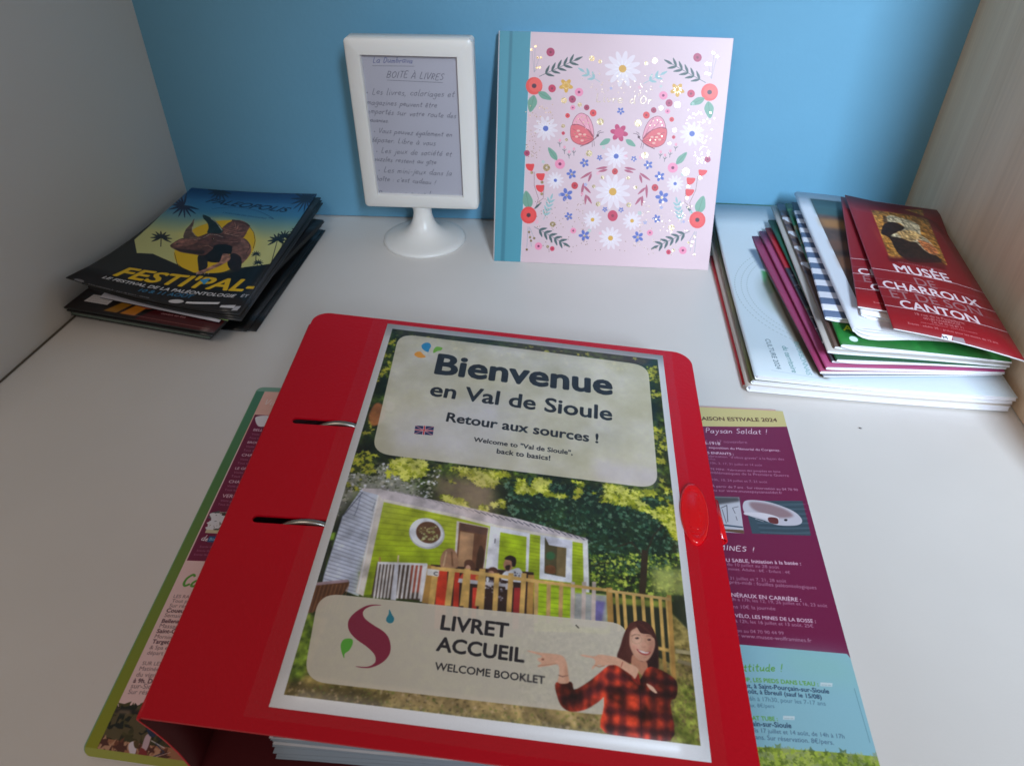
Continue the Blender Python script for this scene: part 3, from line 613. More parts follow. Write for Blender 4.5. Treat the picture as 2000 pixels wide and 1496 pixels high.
def branch(A, x0, y0, x1, y1, n, ln, c, w=5, curve=0):
    P0 = np.array([x0, y0], float); P1 = np.array([x1, y1], float); d = P1 - P0; L = np.hypot(*d); u = d / L; nn = np.array([-u[1], u[0]])
    f = lambda t: P0 + d * t + nn * curve * math.sin(math.pi * t)
    A.line([f(t) for t in np.linspace(0, .95, 8)], c, .9)
    for i in range(n):
        t = (i + 1) / (n + 1); q = f(t)
        for sgn in (1, -1):
            e = q + u * ln * .75 + nn * sgn * ln * .62; leaf(A, q[0], q[1], e[0], e[1], w, c)
    q = f(.95); e = q + u * ln; leaf(A, q[0], q[1], e[0], e[1], w, c)
BOOKQ = [(976, 60.5), (1433, 75), (1383, 529), (965, 511)]
def art_book():
    A = Art(1250, 1250, BOOKQ, (218, 190, 196)); F = Art(1250, 1250, BOOKQ, (0, 0, 0))
    n = fbm(1250, 1250, 300, 5, 2)[..., None]; A.a *= (1 + .05 * (n - .5))
    for X in (A, F): X.crop(2.439, 640, 40)
    A.poly([(800, 30), (970, 50), (920, 1160), (780, 1155)], (74, 148, 166)); A.poly([(868, 50), (882, 50), (842, 1155), (824, 1155)], (52, 118, 136), .8, 3); A.line([(970, 55), (920, 1160)], (226, 226, 226), .7)
    DK, GR, MG, PK, RD, OR = (66, 84, 84), (112, 158, 136), (176, 58, 96), (236, 138, 170), (222, 62, 66), (214, 160, 60)
    BL, TE, WN = (86, 104, 180), (146, 182, 184), (176, 84, 110)
    def side(m):
        # m maps coordinates of the left half to its mirror image on the right
        M = lambda x, y: m(x, y)
        c = M(985, 315); bx = M(1208, 182); branch(A, *M(1010, 270), *M(1185, 190), 5, 46, DK, 6, 0)
        A.ell(c, 40, 42, (232, 76, 70)); A.ell((c[0] + 6, c[1] - 4), 32, 33, (240, 92, 84)); A.ell(c, 11, 11, (80, 40, 60))
        leaf(A, *M(1005, 345), *M(1068, 380), 17, GR, (90, 130, 110)); leaf(A, *M(985, 360), *M(965, 440), 22, GR, (90, 130, 110))
        for q, r, cc in ((M(1064, 153), 20, MG), (M(1071, 327), 18, (196, 48, 84)), (M(1168, 378), 17, MG), (M(1236, 417), 13, (170, 50, 84)), (M(1267, 443), 16, RD), (M(1145, 456), 11, RD), (M(1124, 540), 8, (206, 52, 74)), (M(950, 636), 14, MG), (M(1178, 788), 16, (196, 48, 60)), (M(1072, 1090), 11, (206, 52, 84))):
            A.ell(q, r, r * 1.05, cc); A.ell(q, r * .3, r * .3, (110, 24, 56), .7)
        for q, r in ((M(1200, 344), 20), (M(1170, 418), 12), (M(1108, 686), 24), (M(1172, 1004), 14), (M(1006, 1078), 18)):
            A.ell(q, r, r, PK); A.ell(q, r * .3, r * .3, (120, 30, 80))
        q = M(1138, 313); flower5(A, *q, 34, OR); A.ell(q, 20, 20, OR)
        F.polys([F.smooth([(q[0] + 15 * math.cos(t), q[1] + 15 * math.sin(t)), (q[0] + 20 * math.cos(t + .2), q[1] + 20 * math.sin(t + .2)), (q[0] + 8 * math.cos(t + .1), q[1] + 8 * math.sin(t + .1))], 3) for t in np.arange(9) * .7], (255, 255, 255))
        branch(A, *M(1300, 295), *M(1222, 245), 2, 36, TE, 6, 0)
        daisy(A, *M(1040, 518), 58, BL, 13); daisy(A, *M(1086, 764), 40, BL, 8)
        # butterfly seen from the side: pale upper wing, coral lower wing, body slanting down to the head
        up = [M(x, y) for x, y in ((1202, 446), (1180, 466), (1168, 500), (1196, 498), (1240, 520), (1268, 556), (1266, 510), (1250, 468), (1226, 448))]
        lo = [M(x, y) for x, y in ((1166, 500), (1158, 535), (1166, 572), (1196, 592), (1236, 592), (1268, 566), (1250, 528), (1206, 502))]
        A.blob(up, (232, 156, 172)); A.blob(lo, (222, 96, 104))
        for w_ in (up, lo): P = A.smooth(w_); A.line(list(P) + [P[0]], (132, 52, 70), .8)
        for a, b in (((1264, 564), (1170, 520)), ((1264, 566), (1168, 556)), ((1262, 568), (1200, 590)), ((1264, 556), (1200, 470)), ((1264, 556), (1232, 452))): A.line([M(*a), M(*b)], (150, 54, 72), .6)
        for x, y in ((1196, 528), (1188, 556), (1214, 574), (1226, 546), (1204, 545)): A.ell(M(x, y), 8, 5, (238, 176, 160))
        F.polys([np.array([(q[0] + 3.2 * math.cos(t), q[1] + 3.2 * math.sin(t)) for t in np.arange(6)]) for q in [M(x, y) for x, y in ((1195, 470), (1212, 462), (1230, 468), (1186, 486), (1222, 488), (1244, 490), (1180, 540), (1208, 558), (1232, 560))]], (255, 255, 255), .9)
        A.line([M(1288, 552), M(1262, 576), M(1232, 592), M(1206, 602)], (120, 56, 74), 1.4); A.ell(M(1288, 550), 6, 6, (80, 44, 56)); A.line([M(1288, 550), M(1298, 536), M(1316, 534)], (80, 50, 60), .8); A.line([M(1288, 550), M(1290, 532), M(1304, 526)], (80, 50, 60), .8); A.line([M(1262, 580), M(1262, 604)], (90, 50, 60), .7); A.line([M(1270, 576), M(1272, 600)], (90, 50, 60), .7)
        leaf(A, *M(1348, 566), *M(1298, 595), 13, GR)
        for x, y in ((1108, 580), (1130, 612), (1152, 634), (1175, 620)):
            a, b, c2 = M(x, y + 26), M(x - 2, y), M(x + 8, y + 4); A.line([a, b], (80, 80, 84), .8); A.line([M(x, y + 14), M(x - 10, y + 4)], (80, 80, 84), .8); A.line([M(x, y + 14), c2], (80, 80, 84), .8); A.ell(M(x, y - 6), 6, 7, (236, 156, 176))
        leaf(A, *M(1094, 668), *M(1052, 608), 15, GR, (90, 130, 110))
        for x, y, r in ((1225, 680, 22), (1163, 733, 24), (1138, 832, 32), (1150, 935, 20), (1225, 1027, 27), (1297, 655, 14), (1323, 903, 13)): flower5(A, *M(x, y), r, BL, x * .1); F.ell(M(x + 2, y + 2), r * .2, r * .2, (255, 255, 255), .8)
        for a, b in (((1335, 700), (1280, 708)), ((1335, 712), (1290, 722)), ((1260, 722), (1205, 755)), ((1258, 730), (1243, 770)), ((1220, 775), (1210, 840)), ((1222, 790), (1255, 825)), ((1232, 830), (1228, 880)), ((1236, 835), (1260, 875))): leaf(A, *M(*a), *M(*b), 6, WN)
        daisy(A, *M(1264, 952), 44, OR, 9)
        # tulips, bottom bouquet
        for x, y in ((965, 703), (1015, 748), (1013, 803)):
            A.blob([M(x - 20, y - 14), M(x + 4, y - 16), M(x + 20, y - 14), M(x + 14, y + 12), M(x + 4, y + 18), M(x - 14, y + 8)], (228, 56, 60)); F.ell(M(x + 8, y + 26), 7, 7, (255, 255, 255))
        A.line([M(985, 725), M(985, 790), M(1005, 850), M(990, 900)], (120, 80, 84), .7); A.line([M(1032, 790), M(1028, 850), M(1000, 870)], (120, 80, 84), .7)
        leaf(A, *M(960, 900), *M(945, 815), 24, GR, (90, 130, 110))
        branch(A, *M(1030, 950), *M(1065, 850), 4, 30, TE, 5, 0); branch(A, *M(985, 985), *M(1130, 1066), 5, 40, (70, 90, 92), 6, 0); leaf(A, *M(985, 900), *M(1020, 868), 5, DK)
        c = M(958, 930); A.ell(c, 38, 40, (228, 62, 62)); A.ell((c[0], c[1]), 28, 30, (234, 70, 68)); A.ell(c, 10, 10, (70, 30, 44))
        for a, b in (((955, 985), (950, 1085)), ((962, 985), (985, 1040)), ((960, 990), (972, 1080))): A.line([M(*a), M(*b)], (130, 150, 160), .6)
        # twigs with foil berries
        for a, b in (((985, 250), (990, 130)), ((985, 250), (1010, 180)), ((985, 250), (1005, 225)), ((985, 250), (975, 150))): A.line([M(*a), M(*b)], (150, 150, 160), .5)
        for x, y in ((992, 126), (1002, 180), (1018, 180), (998, 228), (1012, 226), (972, 142), (965, 1035), (985, 1040), (950, 1094), (970, 1052), (960, 1010)): F.ell(M(x, y), 6, 6, (255, 255, 255))
        for x, y, r in ((1262, 183, 13), (1301, 198, 9), (1128, 384, 14), (1203, 404, 10), (1301, 484, 16), (1124, 506, 9), (1139, 571, 7), (1247, 635, 15), (1044, 704, 17), (1311, 749, 8), (1269, 792, 8), (1290, 877, 11), (1073, 973, 13), (1050, 1080, 7)):
            F.ell(M(x, y), r, r, (255, 255, 255)); F.ell(M(x, y), r * .3, r * .3, (0, 0, 0)); A.ell(M(x, y), r * 1.1, r * 1.1, (236, 214, 170), .35)
        r = np.random.RandomState(4); D = []
        for cx, cy, sx, sy, nn in ((1010, 450, 66, 46, 34), (980, 590, 34, 70, 34), (1110, 930, 120, 80, 66), (1170, 1070, 150, 40, 26), (1310, 300, 110, 50, 26)):
            for _ in range(nn):
                x, y = cx + r.uniform(-sx, sx), cy + r.uniform(-sy, sy); q = M(x, y); D.append(np.array([(q[0] + 2.3 * math.cos(t), q[1] + 2.3 * math.sin(t)) for t in np.arange(6)]))
        A.polys(D, (214, 150, 160), .8); F.polys(D, (255, 255, 255))
    side(lambda x, y: (x, y))
    # mirrored half: axis leans with the photographed cover
    def mir(x, y):
        ax = 1408 + (y - 230) * (1352 - 1408) / (1040 - 230)
        dx = ax - x; return (ax + dx * 1.0, y + dx * .052 * 1.35 if y < 700 else y + dx * .06)
    side(mir)
    rr = np.random.RandomState(12)
    for k in range(26):
        x, y = 985 + 790 * rr.rand(), 300 + 720 * rr.rand(); flower5(A, x, y, rr.uniform(7, 11), [(150, 160, 206), (236, 170, 186), (176, 200, 190)][k % 3], rr.rand() * 3)
    daisy(A, 1408, 232, 84, OR, 18); daisy(A, 1376, 648, 56, BL, 12); daisy(A, 1360, 818, 82, OR, 18); daisy(A, 1350, 1040, 54, OR, 12)
    flower5(A, 1390, 536, 42, (190, 50, 100), .2, 6); A.ell((1390, 536), 22, 22, (206, 70, 116)); flower5(A, 1398, 433, 18, BL)
    for q, r in (((1370, 721), 14), ((1360, 933), 24)): A.ell(q, r, r * 1.1, (196, 52, 84) if r > 20 else (200, 56, 60)); A.ell(q, r * .3, r * .3, (130, 30, 60), .7)
    F.hand("Livre d'Or", (1282, 388), (1550, 400), (255, 255, 255), .8, 1, 3, .05, .72); A.hand("Livre d'Or", (1282, 388), (1550, 400), (120, 100, 90), .8, .7, 3, .05, .72)
    A.grain(.015)
    return A.image('guest book print'), gray_image('guest book foil mask', F.a[..., 0])

def art_note(q):
    A = Art(620, 980, q, (212, 208, 213)); A.crop(4.155, 660, 60); blue, ink = (70, 78, 140), (64, 62, 78)
    L = [("La Dumbrava", (285, 262), (610, 264), blue, 1.3), ("BOITE À LIVRES", (395, 380), (858, 402), ink, 1.2), ("* Les livres, coloriages et", (228, 518), (948, 542), ink, 1), ("magazines peuvent être", (236, 603), (806, 626), ink, 1),
         ("emportés sur votre route des", (240, 674), (962, 712), ink, 1), ("vacances.", (246, 742), (415, 750), ink, 1), ("* Vous pouvez également en", (290, 830), (928, 866), ink, 1), ("déposer. Libre à vous", (266, 902), (796, 936), ink, 1),
         ("* Les jeux de société et", (308, 992), (926, 1022), ink, 1), ("puzzles restent au gîte", (290, 1058), (800, 1088), ink, 1), ("* Les mini-jeux dans la", (325, 1148), (926, 1180), ink, 1), ("boîte : c'est cadeau !", (308, 1216), (795, 1250), ink, 1), ("Bonnes vacances !", (330, 1334), (752, 1344), ink, 1)]
    for i, (t, a, b, c, w) in enumerate(L): A.hand(t, a, b, c, .85 * w, .66, i, .34, .9 if i < 2 else .92, 0, .16)
    A.line([(280, 288), (620, 292)], ink, .7, .6); A.line([(400, 405), (850, 425)], ink, .7, .7); A.grain(.02)
    return A.image('handwritten note')

def art_left_page(q):
    A = Art(1000, 1450, q, (240, 206, 204)); w, h = A.w, A.h; W = (236, 206, 220); V = (122, 28, 68)
    A.crop(4.274, 330, 750)
    n = fbm(w, h, 120, 3, 3)[..., None]; A.a[:330] = np.array([236, 176, 158]) / 255 * (1 - .25 * n[:330]) + .25 * n[:330]
    A.crop(1, 0, 0)
    A.poly([(497, 811), (1010, 830), (960, 1125), (361.6, 1099.5)], V)
    A.crop(4.274, 330, 750)
    A.blob([(715, 290), (760, 270), (830, 270), (850, 300), (825, 350), (740, 358)], (238, 232, 236))
    A.hand('Visites', (790, 170), (1000, 180), (246, 240, 240), 1.2, .9)
    for i, (t, x, y, L) in enumerate((("BELLENAVES :", 695, 398, 230), ("BROUT-VERNET :", 645, 504, 270), ("CHANTELLE :", 595, 613, 250), ("LE GRAND JARDIN :", 540, 726, 330), ("CHARROUX :", 485, 840, 260), ("VERNEUIL :", 428, 963, 250))):
        A.text(t, (x, y), (x + L, y + 12), W, .02)
        A.text("Visite guidée du bourg, les mardis", (x - 14, y + 34), (x + L + 150, y + 54), W, 0, 0, .6); A.text("Tous les jours de 14h à 18h30", (x - 36, y + 66), (x + L + 90, y + 86), W, 0, 0, .6)
    A.poly([(360, 1090), (560, 1095), (500, 1275), (285, 1262)], (214, 214, 220)); A.scatter([(350, 1100), (520, 1100), (480, 1240), (310, 1230)], 120, 8, 20, [(90, 92, 96), (160, 150, 140), (70, 66, 60), (230, 230, 236)], 5, 4, .6); A.poly([(300, 1235), (500, 1245), (495, 1272), (285, 1262)], (216, 206, 170))
    A.hand('de', (250, 1325), (310, 1330), (236, 236, 240), 1.6); A.poly([(320, 1290), (620, 1300), (600, 1350), (300, 1340)], (40, 80, 130)); A.text('Bienvenue', (318, 1328), (500, 1334), (150, 190, 220), .02)
    for i in range(3): A.text("Entrée libre et gratuite sur réservation", (240 - i * 24, 1385 + i * 33), (660 - i * 24, 1400 + i * 33), W, 0, 0, .55)
    A.crop(3.597, 160, 1080)
    A.hand('Carnet', (680, 250), (1010, 262), (92, 160, 60), 4.4, 1, 2, .3)
    dk = (120, 92, 96)
    for t, x, y, L, b in (("LES RANDONNÉES", 628, 332, 300, 0), ("Tout public, gratuit", 615, 364, 300, 0), ("Sur réservation", 598, 398, 250, 0), ("Coueut, 10 août", 578, 433, 290, 1), ("Semaine du", 563, 466, 190, 0), ("Bellenaves, 17 août", 545, 506, 320, 1), ("Massages", 528, 540, 160, 0), ("Saint-Gal, 24 juillet", 510, 577, 330, 1), ("Morning", 495, 612, 130, 0), ("Target, 9 juillet", 478, 650, 260, 1), ("& Spa et détente", 460, 690, 270, 0), ("départ le matin", 442, 728, 250, 0),
                        ("SUR LES CHEMINS", 408, 800, 300, 0), ("Matinée autour", 388, 838, 260, 0), ("du vignoble", 366, 880, 210, 0), ("à 9h. Départ", 346, 922, 220, 1), ("sur-Sioule", 328, 960, 200, 0), ("Sur réservation", 310, 1000, 280, 0)):
        A.text(t, (x, y), (x + L, y + 14), (70, 40, 50) if b else dk, .022 if b else .004, 0, .9)
    A.poly([(225, 1088), (1100, 1140), (1000, 1560), (70, 1455)], (66, 62, 34)); A.scatter([(225, 1090), (1000, 1120), (1000, 1300), (140, 1290)], 300, 8, 26, [(46, 44, 26), (80, 74, 40), (30, 34, 26), (96, 84, 56)], 6, 4, .6)
    A.poly([(215, 1100), (420, 1118), (410, 1140), (205, 1125)], (40, 34, 36), .9, 3); A.poly([(250, 1110), (330, 1116), (320, 1140), (245, 1135)], (140, 120, 96), .8, 3)
    A.poly([(130, 1300), (360, 1340), (900, 1400), (900, 1500), (90, 1440), (95, 1370)], (170, 116, 84)); A.scatter([(130, 1310), (360, 1350), (560, 1400), (560, 1450), (90, 1420)], 90, 8, 22, [(120, 70, 50), (196, 150, 120), (90, 50, 40)], 7, 4, .4)
    A.blob([(315, 1350), (345, 1325), (370, 1350), (360, 1410), (325, 1405)], (226, 216, 226)); A.blob([(350, 1330), (380, 1325), (385, 1360), (360, 1370)], (90, 70, 40)); A.blob([(430, 1290), (470, 1280), (440, 1380), (400, 1400)], (206, 180, 190))
    A.blob([(440, 1240), (490, 1240), (500, 1290), (460, 1290)], (40, 50, 80)); A.line([(470, 1320), (560, 1370)], (226, 220, 226), 1.4); A.line([(500, 1340), (560, 1400), (480, 1430)], (50, 60, 90), 1.8); A.line([(470, 1440), (600, 1400)], (220, 200, 190), 1); A.blob([(400, 1370), (440, 1400), (420, 1440), (380, 1440)], (140, 50, 50))
    A.poly([(20, 1430), (640, 1475), (900, 1500), (900, 1600), (0, 1480)], (150, 160, 60))
    # border along the left edge, teal at the top turning yellow green
    t = np.linspace(0, 1, h)[:, None]; c = np.where(t < .35, lerp(np.array([92, 160, 132]), np.array([104, 158, 90]), t / .35), lerp(np.array([104, 158, 90]), np.array([182, 184, 44]), (t - .35) / .65)) / 255
    bw = 32; c = c * .84; A.a[:, :bw] = c[:, None]; A.a[:26] = np.array([130, 170, 150]) / 255; A.a[-20:] = np.array([170, 176, 80]) / 255
    A.grain(.02)
    return A.image('brochure left page print')

def art_right_page(q):
    A = Art(1000, 1450, q, (122, 30, 74)); w, h = A.w, A.h; W = (238, 214, 226); A.crop(3.561, 1300, 780)
    A.poly([(-1500, -100), (860, -60), (870, 197), (-1500, 195)], (214, 200, 136)); A.text('PROGRAMME . SAISON ESTIVALE 2024', (-120, 145), (778, 160), (96, 66, 40), .024)
    A.hand("Le musée du Paysan Soldat !", (-60, 235), (715, 250), (244, 232, 238), 1.2, 1, 1, .2, .95)
    for t, a, b, bd, al in (("du 6 avril au 17 novembre", (160, 312), (575, 320), 0, .5), ("14 1914-1918", (180, 326), (392, 332), .024, .95), ("exposition du Mémorial du Corgenay,", (315, 358), (802, 378), .018, .85), ("POUR LES ENFANTS :", (180, 392), (482, 405), .024, .95),
                          ("Fabrication \"d'obus gravés\" à la façon des", (300, 420), (832, 444), 0, .6), ("poilus", (300, 438), (358, 443), 0, .55), ("à 10h, 3, 17, 31 juillet et 14 août", (300, 470), (680, 486), 0, .6), ("ADO ADULTE MINI : Fabrication des poupées en laine", (180, 508), (808, 534), 0, .7), ("emblématiques de la Première Guerre", (310, 540), (868, 565), 0, .6),
                          ("à 10h, 10, 24 juillet et 7, 21 août", (310, 590), (718, 610), 0, .6), ("À partir de 7 ans . Sur réservation au 04 70 90", (335, 638), (932, 668), .008, .75), ("ou sur www.museepaysansoldat.fr", (335, 668), (825, 690), 0, .65)): A.text(t, a, b, W, bd, 0, al)
    A.poly([(200, 700), (525, 712), (565, 975), (240, 950)], (206, 206, 216)); A.poly([(300, 705), (525, 712), (530, 742), (340, 770)], (74, 70, 72), .9, 4); A.line([(400, 790), (440, 770), (450, 890)], (70, 66, 76), 1.3); A.line([(408, 800), (440, 900)], (80, 76, 84), 1); A.line([(480, 790), (520, 780)], (70, 66, 76), 1); A.line([(480, 790), (500, 830)], (70, 66, 76), 1); A.poly([(395, 905), (555, 925), (555, 935), (395, 916)], (70, 90, 110)); A.poly([(400, 940), (560, 950), (566, 975), (405, 955)], (110, 80, 60))
    A.line([(505, 850), (515, 880)], (80, 76, 84), 1)
    A.poly([(560, 738), (962, 740), (1025, 990), (620, 975)], (66, 84, 96))
    for i in range(14): A.line([(600 + i * 6, 745 + i * 17), (760 + i * 8, 752 + i * 17), (980 + i * 3, 748 + i * 17)], (120, 140, 156) if i % 2 else (40, 52, 62), 1.0, .7)
    A.blob([(562, 742), (680, 738), (800, 770), (910, 820), (962, 880), (930, 915), (800, 915), (700, 880), (570, 830)], (206, 202, 214)); A.blob([(600, 750), (720, 760), (840, 800), (900, 850), (800, 860), (640, 810)], (150, 120, 126), .9, 4)
    A.blob([(570, 822), (700, 828), (800, 860), (780, 890), (740, 880), (640, 850), (570, 840)], (226, 220, 230)); A.blob([(730, 860), (790, 865), (795, 905), (740, 895)], (110, 50, 50)); A.ell((850, 878), 12, 8, (40, 30, 40)); A.line([(640, 870), (700, 890)], (230, 226, 236), .9)
    A.hand("WOLFRAMINES !", (150, 1078), (645, 1106), (246, 236, 240), 1.6, 1, 5, .12, .62)
    for t, a, b, bd, al in (("LES ORPAILLEUSES DU SABLE, Initiation à la batée :", (60, 1160), (960, 1200), .022, .95), ("À partir de 10h du 10 juillet au 28 août", (200, 1190), (812, 1226), 0, .6), ("À partir de 8 ans. Familles mines. Adulte : 6€ - Enfant : 4€", (100, 1215), (888, 1262), 0, .65),
                          ("les 10, 17 et 31 juillet et 7, 21, 28 août", (280, 1294), (862, 1324), 0, .6), ("SORTIE . Après-midi : fouilles paléontologiques", (280, 1320), (1068, 1370), .004, .65), ("8€/pers", (330, 1358), (465, 1366), 0, .6), ("BALADE DE MINÉRAUX EN CARRIÈRE :", (200, 1405), (965, 1458), .022, .95), ("à partir de 10h à 17h, les 12, 19, 26 juillet et 16, 23 août", (300, 1440), (1142, 1496), 0, .65)): A.text(t, a, b, W, bd, 0, al)
    A.crop(4.202, 1300, 1140)
    for t, a, b, bd, al in (("plus de 12 ans 10€ la journée", (360, 256), (935, 280), 0, .65), ("RANDO À VÉLO, LES MINES DE LA BOSSE :", (390, 325), (1258, 382), .022, .95), ("À 8h de 9h à 12h, les 16 juillet et 13 août. 25€", (400, 370), (1240, 420), 0, .7), ("réservation au 04 70 90 44 99", (470, 456), (1005, 482), 0, .65), ("infos sur www.musee-wolframines.fr", (480, 495), (1228, 542), 0, .65)): A.text(t, a, b, W, bd, 0, al)
    A.poly([(-1200, 480), (590, 560), (1505, 632), (1560, 700), (1800, 1480), (740, 1372), (-1200, 1300)], (150, 200, 214)); n = fbm(w, h, 160, 9, 3)
    A.poly([(900, 580), (1505, 632), (1600, 900), (1100, 820)], (150, 206, 196), .5, 30)
    g = (104, 170, 66)
    A.hand("Nature attitude !", (330, 775), (1005, 780), g, 1.8, 1, 3, .25, .9)
    navy = (40, 66, 96)
    for t, a, b, c, bd in (("BEAUCOUP, LES PIEDS DANS L'EAU :", (480, 850), (1285, 896), g, .022), ("10 juillet, à Saint-Pourçain-sur-Sioule", (560, 902), (1370, 954), navy, .02), ("1er août, à Ébreuil (sauf le 15/08)", (620, 948), (1312, 1000), navy, .02), ("de 16h à 17h30, pour les 7-17 ans", (640, 1008), (1345, 1052), (80, 120, 146), 0), ("2h max. 8€/pers", (640, 1060), (935, 1074), (80, 120, 146), 0),
                         ("LE FLOAT TUBE :", (610, 1160), (960, 1176), g, .022), ("Saint-Pourçain-sur-Sioule", (480, 1196), (1072, 1232), navy, .02), ("mercredis 17 juillet et 14 août, de 14h à 17h", (600, 1250), (1495, 1312), (70, 100, 130), 0), ("dès 14 ans. Sur réservation. 8€/pers.", (620, 1305), (1412, 1362), (70, 100, 130), 0)): A.text(t, a, b, c, bd, 0, .95)
    for x, y in ((1300, 865), (1005, 1135)): A.poly([(x, y), (x + 95, y + 5), (x + 92, y + 34), (x - 2, y + 30)], (226, 236, 240), .8); A.text('carnet ado', (x + 8, y + 24), (x + 84, y + 28), (110, 150, 160), 0, 0, .8)
    A.line([(1565, 910), (1690, 1340)], (60, 110, 130), .8, .7)
    g1 = np.stack([90 + 150 * n, 120 + 130 * n, 40 + 60 * n], -1) / 255; A.poly([(-1200, 1290), (740, 1372), (1800, 1452), (1900, 2200), (-1200, 2200)], (0, 0, 0), tex=g1)
    A.scatter([(500, 1350), (1740, 1445), (1800, 1560), (500, 1560)], 260, 6, 16, [(160, 180, 60), (70, 90, 40), (190, 200, 110), (150, 160, 120), (110, 130, 50)], 9, 5, .45, .6)
    A.grain(.02)
    return A.image('brochure right page print')

def art_dino(q):
    A = Art(820, 1300, q, (14, 15, 20)); A.crop(3.571, 100, 340)
    w, h = A.w, A.h; t = np.linspace(0, 1, h)[:, None, None]
    g = np.clip(t / .46, 0, 1); sky = lerp(np.array([30, 98, 166]), np.array([70, 138, 176]), np.clip(g * 2, 0, 1)); sky = np.where(g > .5, lerp(np.array([70, 138, 176]), np.array([214, 212, 140]), (g - .5) * 2), sky) / 255 * np.ones((1, w, 1))
    A.poly([(960, 95), (1860, 145), (1640, 560), (1500, 610), (1300, 600), (850, 560), (700, 490), (600, 490), (600, 400)], (0, 0, 0), tex=sky)
    A.ell((1170, 440), 290, 180, (240, 226, 120), .6, 30, .1); 
    Y = (244, 196, 16); A.crop(5.304, 300, 390); A.blob([(195, 440), (205, 550), (270, 630), (360, 658), (560, 672), (700, 665), (800, 630), (950, 560), (1040, 450), (1060, 340), (1010, 240), (900, 160), (700, 145), (540, 170), (400, 220), (280, 320)], Y)
    A.line([(985, 215), (1035, 270), (1056, 350), (1040, 430)], (24, 20, 20), .8); A.line([(195, 450), (210, 560), (280, 630), (350, 655)], (40, 30, 20), .8)
    A.crop(3.571, 100, 340)
    A.poly([(500, 520), (620, 490), (700, 495), (840, 560), (1000, 640), (1250, 640), (1350, 600), (1560, 590), (1640, 550), (1560, 700), (300, 700)], (14, 15, 20))
    def palm(x, y, s, hx, hy):
        A.line([(x, y), (hx, hy)], (16, 26, 34), 1.6)
        for i in range(9):
            a = -math.pi + i * math.pi / 8 * 1.25 - .35; leaf(A, x, y, x + s * math.cos(a), y + s * .75 * math.sin(a) + s * .15, s * .09, (16, 30, 40))
    palm(1600, 420, 80, 1570, 580); palm(1650, 400, 70, 1630, 560); palm(1760, 370, 70, 1690, 540); palm(770, 380, 70, 760, 440); palm(1460, 575, 45, 1450, 600); palm(1440, 510, 40, 1440, 580)
    for cx, cy, n, s in ((1780, 170, 16, 120), (930, 190, 12, 100), (1160, 110, 10, 80)):
        for i in range(n): a = i * .42 + .3; leaf(A, cx, cy, cx + s * math.cos(a), cy + s * .7 * math.sin(a), 6, (14, 40, 76))
    # horned dinosaur
    w0 = A.a.copy(); b1, b2, b3 = (104, 66, 58), (40, 26, 28), (176, 124, 104); A.crop(5.304, 300, 390)
    A.blob([(810, 330), (920, 318), (990, 370), (1020, 440), (990, 515), (905, 592), (860, 560), (780, 480), (770, 400)], (134, 92, 80)); A.line([(925, 322), (990, 380), (1000, 420), (960, 480)], (50, 30, 30), 1.2)
    A.blob([(750, 560), (800, 470), (890, 500), (915, 580), (885, 665), (790, 645)], b2); A.blob([(435, 480), (535, 470), (532, 560), (520, 612), (440, 645), (430, 600)], (36, 30, 34))
    A.blob([(470, 440), (620, 370), (780, 385), (790, 470), (700, 480), (700, 550), (560, 552), (500, 505)], (24, 17, 20))
    A.blob([(700, 470), (770, 480), (782, 530), (700, 580), (600, 622), (520, 650), (450, 682), (398, 662), (480, 632), (560, 600), (650, 560), (680, 520)], b3)
    for k in range(4): A.line([(420 + k * 42, 660), (404 + k * 42, 684)], (206, 190, 176), 1.2)
    A.blob([(690, 215), (760, 165), (850, 146), (930, 166), (985, 206), (962, 252), (925, 312), (860, 335), (760, 322), (690, 275), (668, 242)], (124, 80, 68))
    for k in range(9):
        t = k / 8; A.line([(700 + 20 * t, 232 + 60 * t), (830 + 40 * t, 205 + 70 * t), (800 + 165 * t, 160 + 60 * t + 60 * t * t)], (206, 156, 134) if k % 2 else (62, 36, 34), .9, .75)
    for k in range(12):
        t = k / 11; A.ell((800 + 178 * t, 148 + 14 * t + 44 * t * t), 10, 8, (84, 52, 46))
    A.blob([(160, 378), (200, 345), (280, 306), (380, 300), (470, 284), (560, 256), (640, 260), (720, 272), (880, 318), (880, 372), (800, 402), (700, 392), (620, 400), (560, 440), (490, 478), (370, 462), (260, 442), (188, 408)], b1)
    A.blob([(190, 360), (280, 315), (380, 310), (440, 330), (400, 360), (300, 380), (210, 385)], (160, 106, 92), .85, 2); A.blob([(200, 400), (300, 415), (420, 420), (500, 430), (480, 465), (360, 452), (250, 432)], (44, 26, 28), .85, 2)
    A.line([(400, 322), (490, 306), (560, 270), (640, 278), (700, 300)], (222, 196, 176), 1.2); A.line([(440, 385), (540, 378), (600, 412)], (206, 150, 120), 1.1); A.line([(640, 335), (720, 350), (860, 352)], (196, 140, 116), 1.2); A.line([(720, 262), (800, 285), (890, 300)], (206, 160, 140), 1.4)
    A.blob([(610, 380), (700, 370), (800, 395), (780, 430), (680, 440), (600, 430)], (18, 12, 14)); A.ell((600, 315), 14, 9, (20, 12, 12)); A.ell((602, 313), 5, 4, (220, 200, 150)); A.ell((230, 362), 10, 6, (40, 22, 22))
    A.blob([(298, 300), (325, 225), (375, 175), (412, 126), (402, 180), (388, 232), (425, 282), (450, 300), (380, 312)], (108, 84, 72)); A.line([(392, 190), (385, 240), (425, 290)], (216, 196, 170), .9)
    A.poly(A.smooth([(500, 93), (560, 113), (622, 150), (682, 212), (702, 244), (668, 266), (600, 262), (538, 256), (552, 210), (540, 165), (502, 124)]), (34, 48, 46)); A.line([(575, 122), (632, 165), (692, 238)], (210, 216, 196), 1.1)
    A.crop(3.571, 100, 340)
